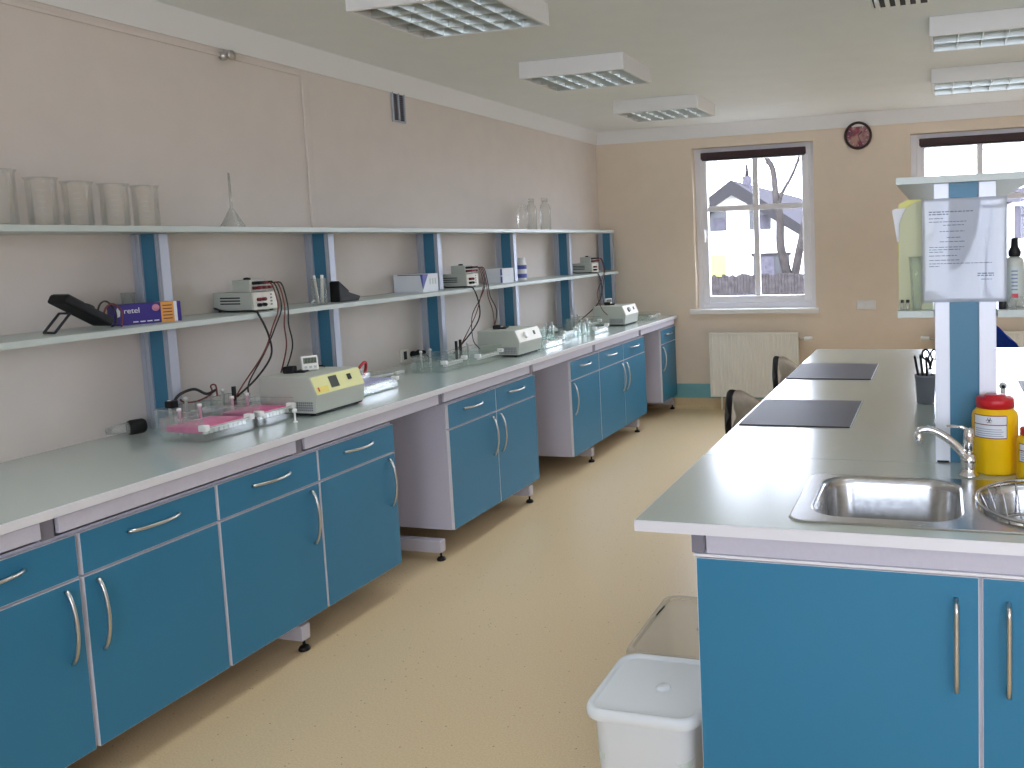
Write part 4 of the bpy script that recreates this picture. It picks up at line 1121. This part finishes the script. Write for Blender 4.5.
# ------------------------------------------------------------------ chairs
def chair(x, y, rz, label, front, back, top, armrest=True):
    """faces +x in its own frame"""
    t = thing('swivel_chair', label, 'chair', (x, y, 0), rz, 'swivel chairs at the island')
    b = MB()
    for k in range(5):
        a = 2*PI*k/5+.3; b.tube([(0, 0, .1), (.15*math.cos(a), .15*math.sin(a), .092), (.29*math.cos(a), .29*math.sin(a), .07)], .022, 8, r1=.014)
    obj('star_base', b, 'dark2', t)
    for k in range(5):
        a = 2*PI*k/5+.3; cx, cy = .29*math.cos(a), .29*math.sin(a)
        b = MB(); b.lathe([(0, -.018), (.026, -.018), (.028, -.012), (.028, .012), (.026, .018), (0, .018)], (cx, cy, .028), 14, axis='y'); obj('caster', b, 'dark', t)
    b = MB(); b.cyl((0, 0, .09), (0, 0, .43), .025, 16); obj('gas_column', b, 'dark2', t)
    b = MB(); b.loft([rrect(0, 0, .40, .40, .12, .43), rrect(0, 0, .45, .45, .14, .445), rrect(0, 0, .46, .46, .14, .475), rrect(0, 0, .42, .42, .13, .495)], cap0=True, cap1=True); obj('seat', b, front, t)
    z0 = .56; hh = top-z0
    def sh(off):
        def f(u, v):
            yy = (u-.5)*2; s = (1-abs(v*2-1)**3.2*.34) if v > .5 else (1-abs(v*2-1)**3.2*.18)
            arch = hh*(v-.26*yy*yy*v*v); w_ = .21*s
            return Vector((-.235+off+.07*yy*yy-.05*(v-.4), yy*w_, z0+arch))
        return f
    b = MB(); b.grid(sh(0.), 14, 12, thick=-.03); obj('backrest', b, front, t)
    b = MB(); b.grid(sh(-.034), 14, 12, thick=-.014); obj('back_shell', b, back, t)
    b = MB(); b.tube(spline([(-.05, 0, .42), (-.2, 0, .42), (-.29, 0, .48), (-.285, 0, .66)], 5), .018, 8); obj('back_bar', b, 'dark2', t)
    if armrest:
        for s in (-1, 1):
            b = MB(); b.tube(spline([(.0, s*.23, .45), (.0, s*.28, .5), (-.02, s*.285, .62), (-.05, s*.285, .65)], 5), .012, 8); b.box(-.17, .07, s*.285-.024, s*.285+.024, .645, .672, .008); obj('armrest', b, 'dark', t)
    return t
chair(-.635, 3.71, math.radians(-15), 'taupe swivel chair pushed under island beside the nearer mat', 'chairtan', 'chairdark', .915)
chair(-.635, 4.84, math.radians(-15), 'taupe swivel chair pushed under island beside the farther mat', 'chairtan', 'chairdark', .915)
chair(.30, 6.05, math.radians(-90), 'royal blue swivel chair at far end of the island', 'bluefab', 'bluefab', .965, False)

# ------------------------------------------------------------------ outside
struct('ground', MB().box(-60, 60, YB+WT, 120, -.6, -.5), 'ground')
GZ = -.5
t = thing('house', 'white gabled house with grey roof seen through the left window', 'house', (-10.64, 46, GZ), 0)
# local: x right along gable, y back along ridge; peak at x=0
zp = 4.78-GZ; s1, s2 = .69, .685
wl_, wr_ = -4.4, 4.4
obj('walls', MB().prism([(wl_+.5, 0), (wr_-.6, 0), (wr_-.6, zp-.25-s2*(wr_-.6)), (0, zp-.25), (wl_+.5, zp-.25+s1*(wl_+.5))], 'y', 0, 22.5), 'render', t)
obj('roof', MB().prism([(wl_, zp+s1*wl_), (0, zp), (0, zp-.18), (wl_, zp-.18+s1*wl_)], 'y', -.7, 23), 'rooftile', t)
obj('roof', MB().prism([(0, zp), (wr_, zp-s2*wr_), (wr_, zp-.18-s2*wr_), (0, zp-.18)], 'y', -.7, 23), 'rooftile', t)
obj('barge_board', MB().prism([(wl_, zp+.02+s1*wl_), (0, zp+.02), (wr_, zp+.02-s2*wr_), (wr_, zp-.5-s2*wr_), (0, zp-.78), (wl_, zp-.5+s1*wl_)], 'y', -.78, -.7), 'barge', t)
ch = obj('chimney', MB().box(.2, .6, 1.2, 1.7, zp-.7, zp+.32), 'curtain', t); obj('chimney_pot', MB().cyl((.40, 1.45, zp+.32), (.40, 1.45, zp+.95), .12, 12, .07), 'barge', ch)
for i, (a, c, z0, z1) in enumerate(((-1.75, -.48, 2.13, 3.29), (.78, 1.95, 2.13, 3.35))):
    poly = [(a, z0-GZ), (c, z0-GZ), (c, z1-GZ-(.35 if i else 0)), (c-.45, z1-GZ), (a, z1-GZ)] if i else [(a, z0-GZ), (c, z0-GZ), (c, z1-GZ), (a, z1-GZ)]
    w = obj('window', MB().prism(poly, 'y', -.04, .02), 'extglass', t)
    obj('curtain', MB().box((a+c)/2-.1, c-.08, -.07, -.042, z0-GZ+.08, z1-GZ-.45), 'curtain', w)
d = obj('door', MB().box(.95, 2.9, -.05, .02, 0, .85-GZ), 'extglass', t)
obj('door_panel', MB().box(1.15, 2.1, -.09, -.052, 0, .70-GZ), 'curtain', d); obj('lintel', MB().box(.85, 3.0, -.14, -.052, .72-GZ, .86-GZ), 'barge', d)
solo('yellow_hoarding', MB().box(-12.1, -11.08, 45.2, 45.3, -.5, .85), 'extyellow', 'yellow board by the house wall, seen low in the left window', 'board')
# fence
t = thing('paling_fence', 'weathered dark paling fence across the view in the left window', 'fence', (0, 13, GZ))
obj('rail', MB().box(-5.5, 4.5, .03, .07, .4, .48), 'fence', t); obj('rail', MB().box(-5.5, 4.5, .03, .07, 1.15, 1.23), 'fence', t)
b = MB(); x = -5.5
while x < 4.5:
    h = 1.56+random.uniform(-.02, .02); b.box(x, x+.046, 0, .028, 0, h); x += .049
obj('palings', b, 'fence', t)
# tree
t = thing('bare_tree', 'bare forked tree behind the fence in the left window', 'tree', (-2.33, 14, GZ))
def limb(pts, r0, r1): return MB().tube(spline(pts, 5), r0, 9, r1=r1)
b = limb([(0, 0, -.05), (0, 0, .9), (-.03, 0, 1.5)], .2, .14); obj('trunk', b, 'bark', t)
z_ = lambda z: z-GZ
b = limb([(-.02, 0, 1.3), (-.11, 0, z_(1.2)), (-.17, 0, z_(1.5)), (-.165, 0, z_(1.95)), (-.22, 0, z_(2.2)), (-.27, .05, z_(2.7)), (-.41, .05, z_(3.05)), (-.5, .1, z_(4.0))], .085, .035)
b.tube(spline([(-.19, 0, z_(2.05)), (-.13, 0, z_(2.3)), (.05, 0, z_(2.6)), (.19, 0, z_(2.95)), (.4, 0, z_(3.7))], 5), .035, 7, r1=.018); obj('limb', b, 'bark', t)
b = limb([(.03, 0, 1.35), (.13, 0, z_(1.35)), (.22, 0, z_(1.75)), (.31, 0, z_(2.3)), (.38, 0, z_(3.2)), (.5, 0, z_(4.2))], .075, .03); obj('limb', b, 'bark', t)
b = MB()
for k in range(26):
    h = random.uniform(2.7, 4.2); base = Vector((-.3-.12*(h-2.7), .05, z_(h))) if k % 2 else Vector((.18+.25*(h-2.9), 0, z_(h)))
    d1 = Vector((random.uniform(-1, 1), random.uniform(-.6, .6), random.uniform(.1, 1))).normalized()
    p1 = base+d1*.3; p2 = p1+(d1+Vector((random.uniform(-.7, .7), 0, random.uniform(-.5, .5)))).normalized()*.3
    b.tube([base, p1, p2], .012, 5, r1=.004)
obj('twigs', b, 'bark', t)
t = thing('bare_tree', 'bare thin branches seen through the window over the island', 'tree', (-2.6, 19, GZ))
obj('trunk', limb([(0, 0, -.05), (.05, 0, 2.5), (.3, 0, 5.0), (.4, 0, 7)], .2, .05), 'bark', t)
b = MB()
for (z0, z1, x1) in ((3.5, 4.0, 3.4), (4.1, 4.9, 3.2), (4.6, 5.6, 3.4), (3.9, 4.5, 2.9)):
    b.tube(spline([(.2, 0, z0), (1.2, 0, z0+.15), (2.2, 0, (z0+z1)/2+.1), (x1, 0, z1)], 5), .05, 6, r1=.012)
for k in range(40):
    p = Vector((random.uniform(1.4, 3.3), random.uniform(-.2, .2), random.uniform(3.5, 5.3))); d1 = Vector((random.uniform(.2, 1), 0, random.uniform(-.6, 1))).normalized()
    b.tube([p, p+d1*.3, p+d1*.5+Vector((.1, 0, random.uniform(-.2, .2)))], .012, 5, r1=.004)
obj('twigs', b, 'bark', t)
t = thing('garage', 'pale grey building seen through the window right of the notice', 'building', (3.4, 46, GZ))
obj('walls', MB().box(0, 9, 0, 6, 0, 3.6), 'render', t)
obj('shutter', MB().box(.1, 3.5, -.06, 0, 1.7, 3.3), 'curtain', t)
obj('roof', MB().prism([(-.5, 3.5), (9.5, 3.5), (9.5, 3.9), (4.5, 5.3), (-.5, 3.9)], 'y', -.5, 6.5), 'curtain', t)

# ------------------------------------------------------------------ light: overcast sky through the windows
w = bpy.data.worlds.new('overcast_sky'); scene.world = w; w.use_nodes = True
nt = w.node_tree; bg = nt.nodes['Background']
tc = nt.nodes.new('ShaderNodeTexCoord'); sp = nt.nodes.new('ShaderNodeSeparateXYZ')
cr = nt.nodes.new('ShaderNodeValToRGB')
cr.color_ramp.elements[0].position = 0.; cr.color_ramp.elements[0].color = (.84, .89, 1.07, 1)
cr.color_ramp.elements[1].position = .8; cr.color_ramp.elements[1].color = (.85, .91, 1.11, 1)
nt.links.new(tc.outputs['Generated'], sp.inputs[0]); nt.links.new(sp.outputs['Z'], cr.inputs['Fac'])
nt.links.new(cr.outputs['Color'], bg.inputs['Color'])
bg.inputs['Strength'].default_value = 11.
def portal(x0, x1, y, z0, z1, inward):
    l = bpy.data.lights.new('window_portal', 'AREA'); l.shape = 'RECTANGLE'; l.size = x1-x0; l.size_y = z1-z0
    l.cycles.is_portal = True
    o = bpy.data.objects.new('window_portal', l); COL.objects.link(o)
    o.location = ((x0+x1)/2, y, (z0+z1)/2)
    o.rotation_euler = (-PI/2, 0, 0) if inward < 0 else (PI/2, 0, 0)
for a, c in WINS: portal(a, c, YB+.25, WZ0, WZ1, -1)
for a, c in REAR: portal(a, c, YF-.25, .95, 2.45, 1)

vs = scene.view_settings
vs.view_transform = 'Standard'; vs.look = 'None'; vs.exposure = .48; vs.gamma = 1.; vs.use_curve_mapping = False
cy = scene.cycles
cy.max_bounces = 10; cy.diffuse_bounces = 6; cy.glossy_bounces = 4; cy.transmission_bounces = 6; cy.transparent_max_bounces = 24
cy.sample_clamp_indirect = 12.; cy.sample_clamp_direct = 0.; cy.caustics_reflective = False; cy.caustics_refractive = False
cy.use_denoising = True
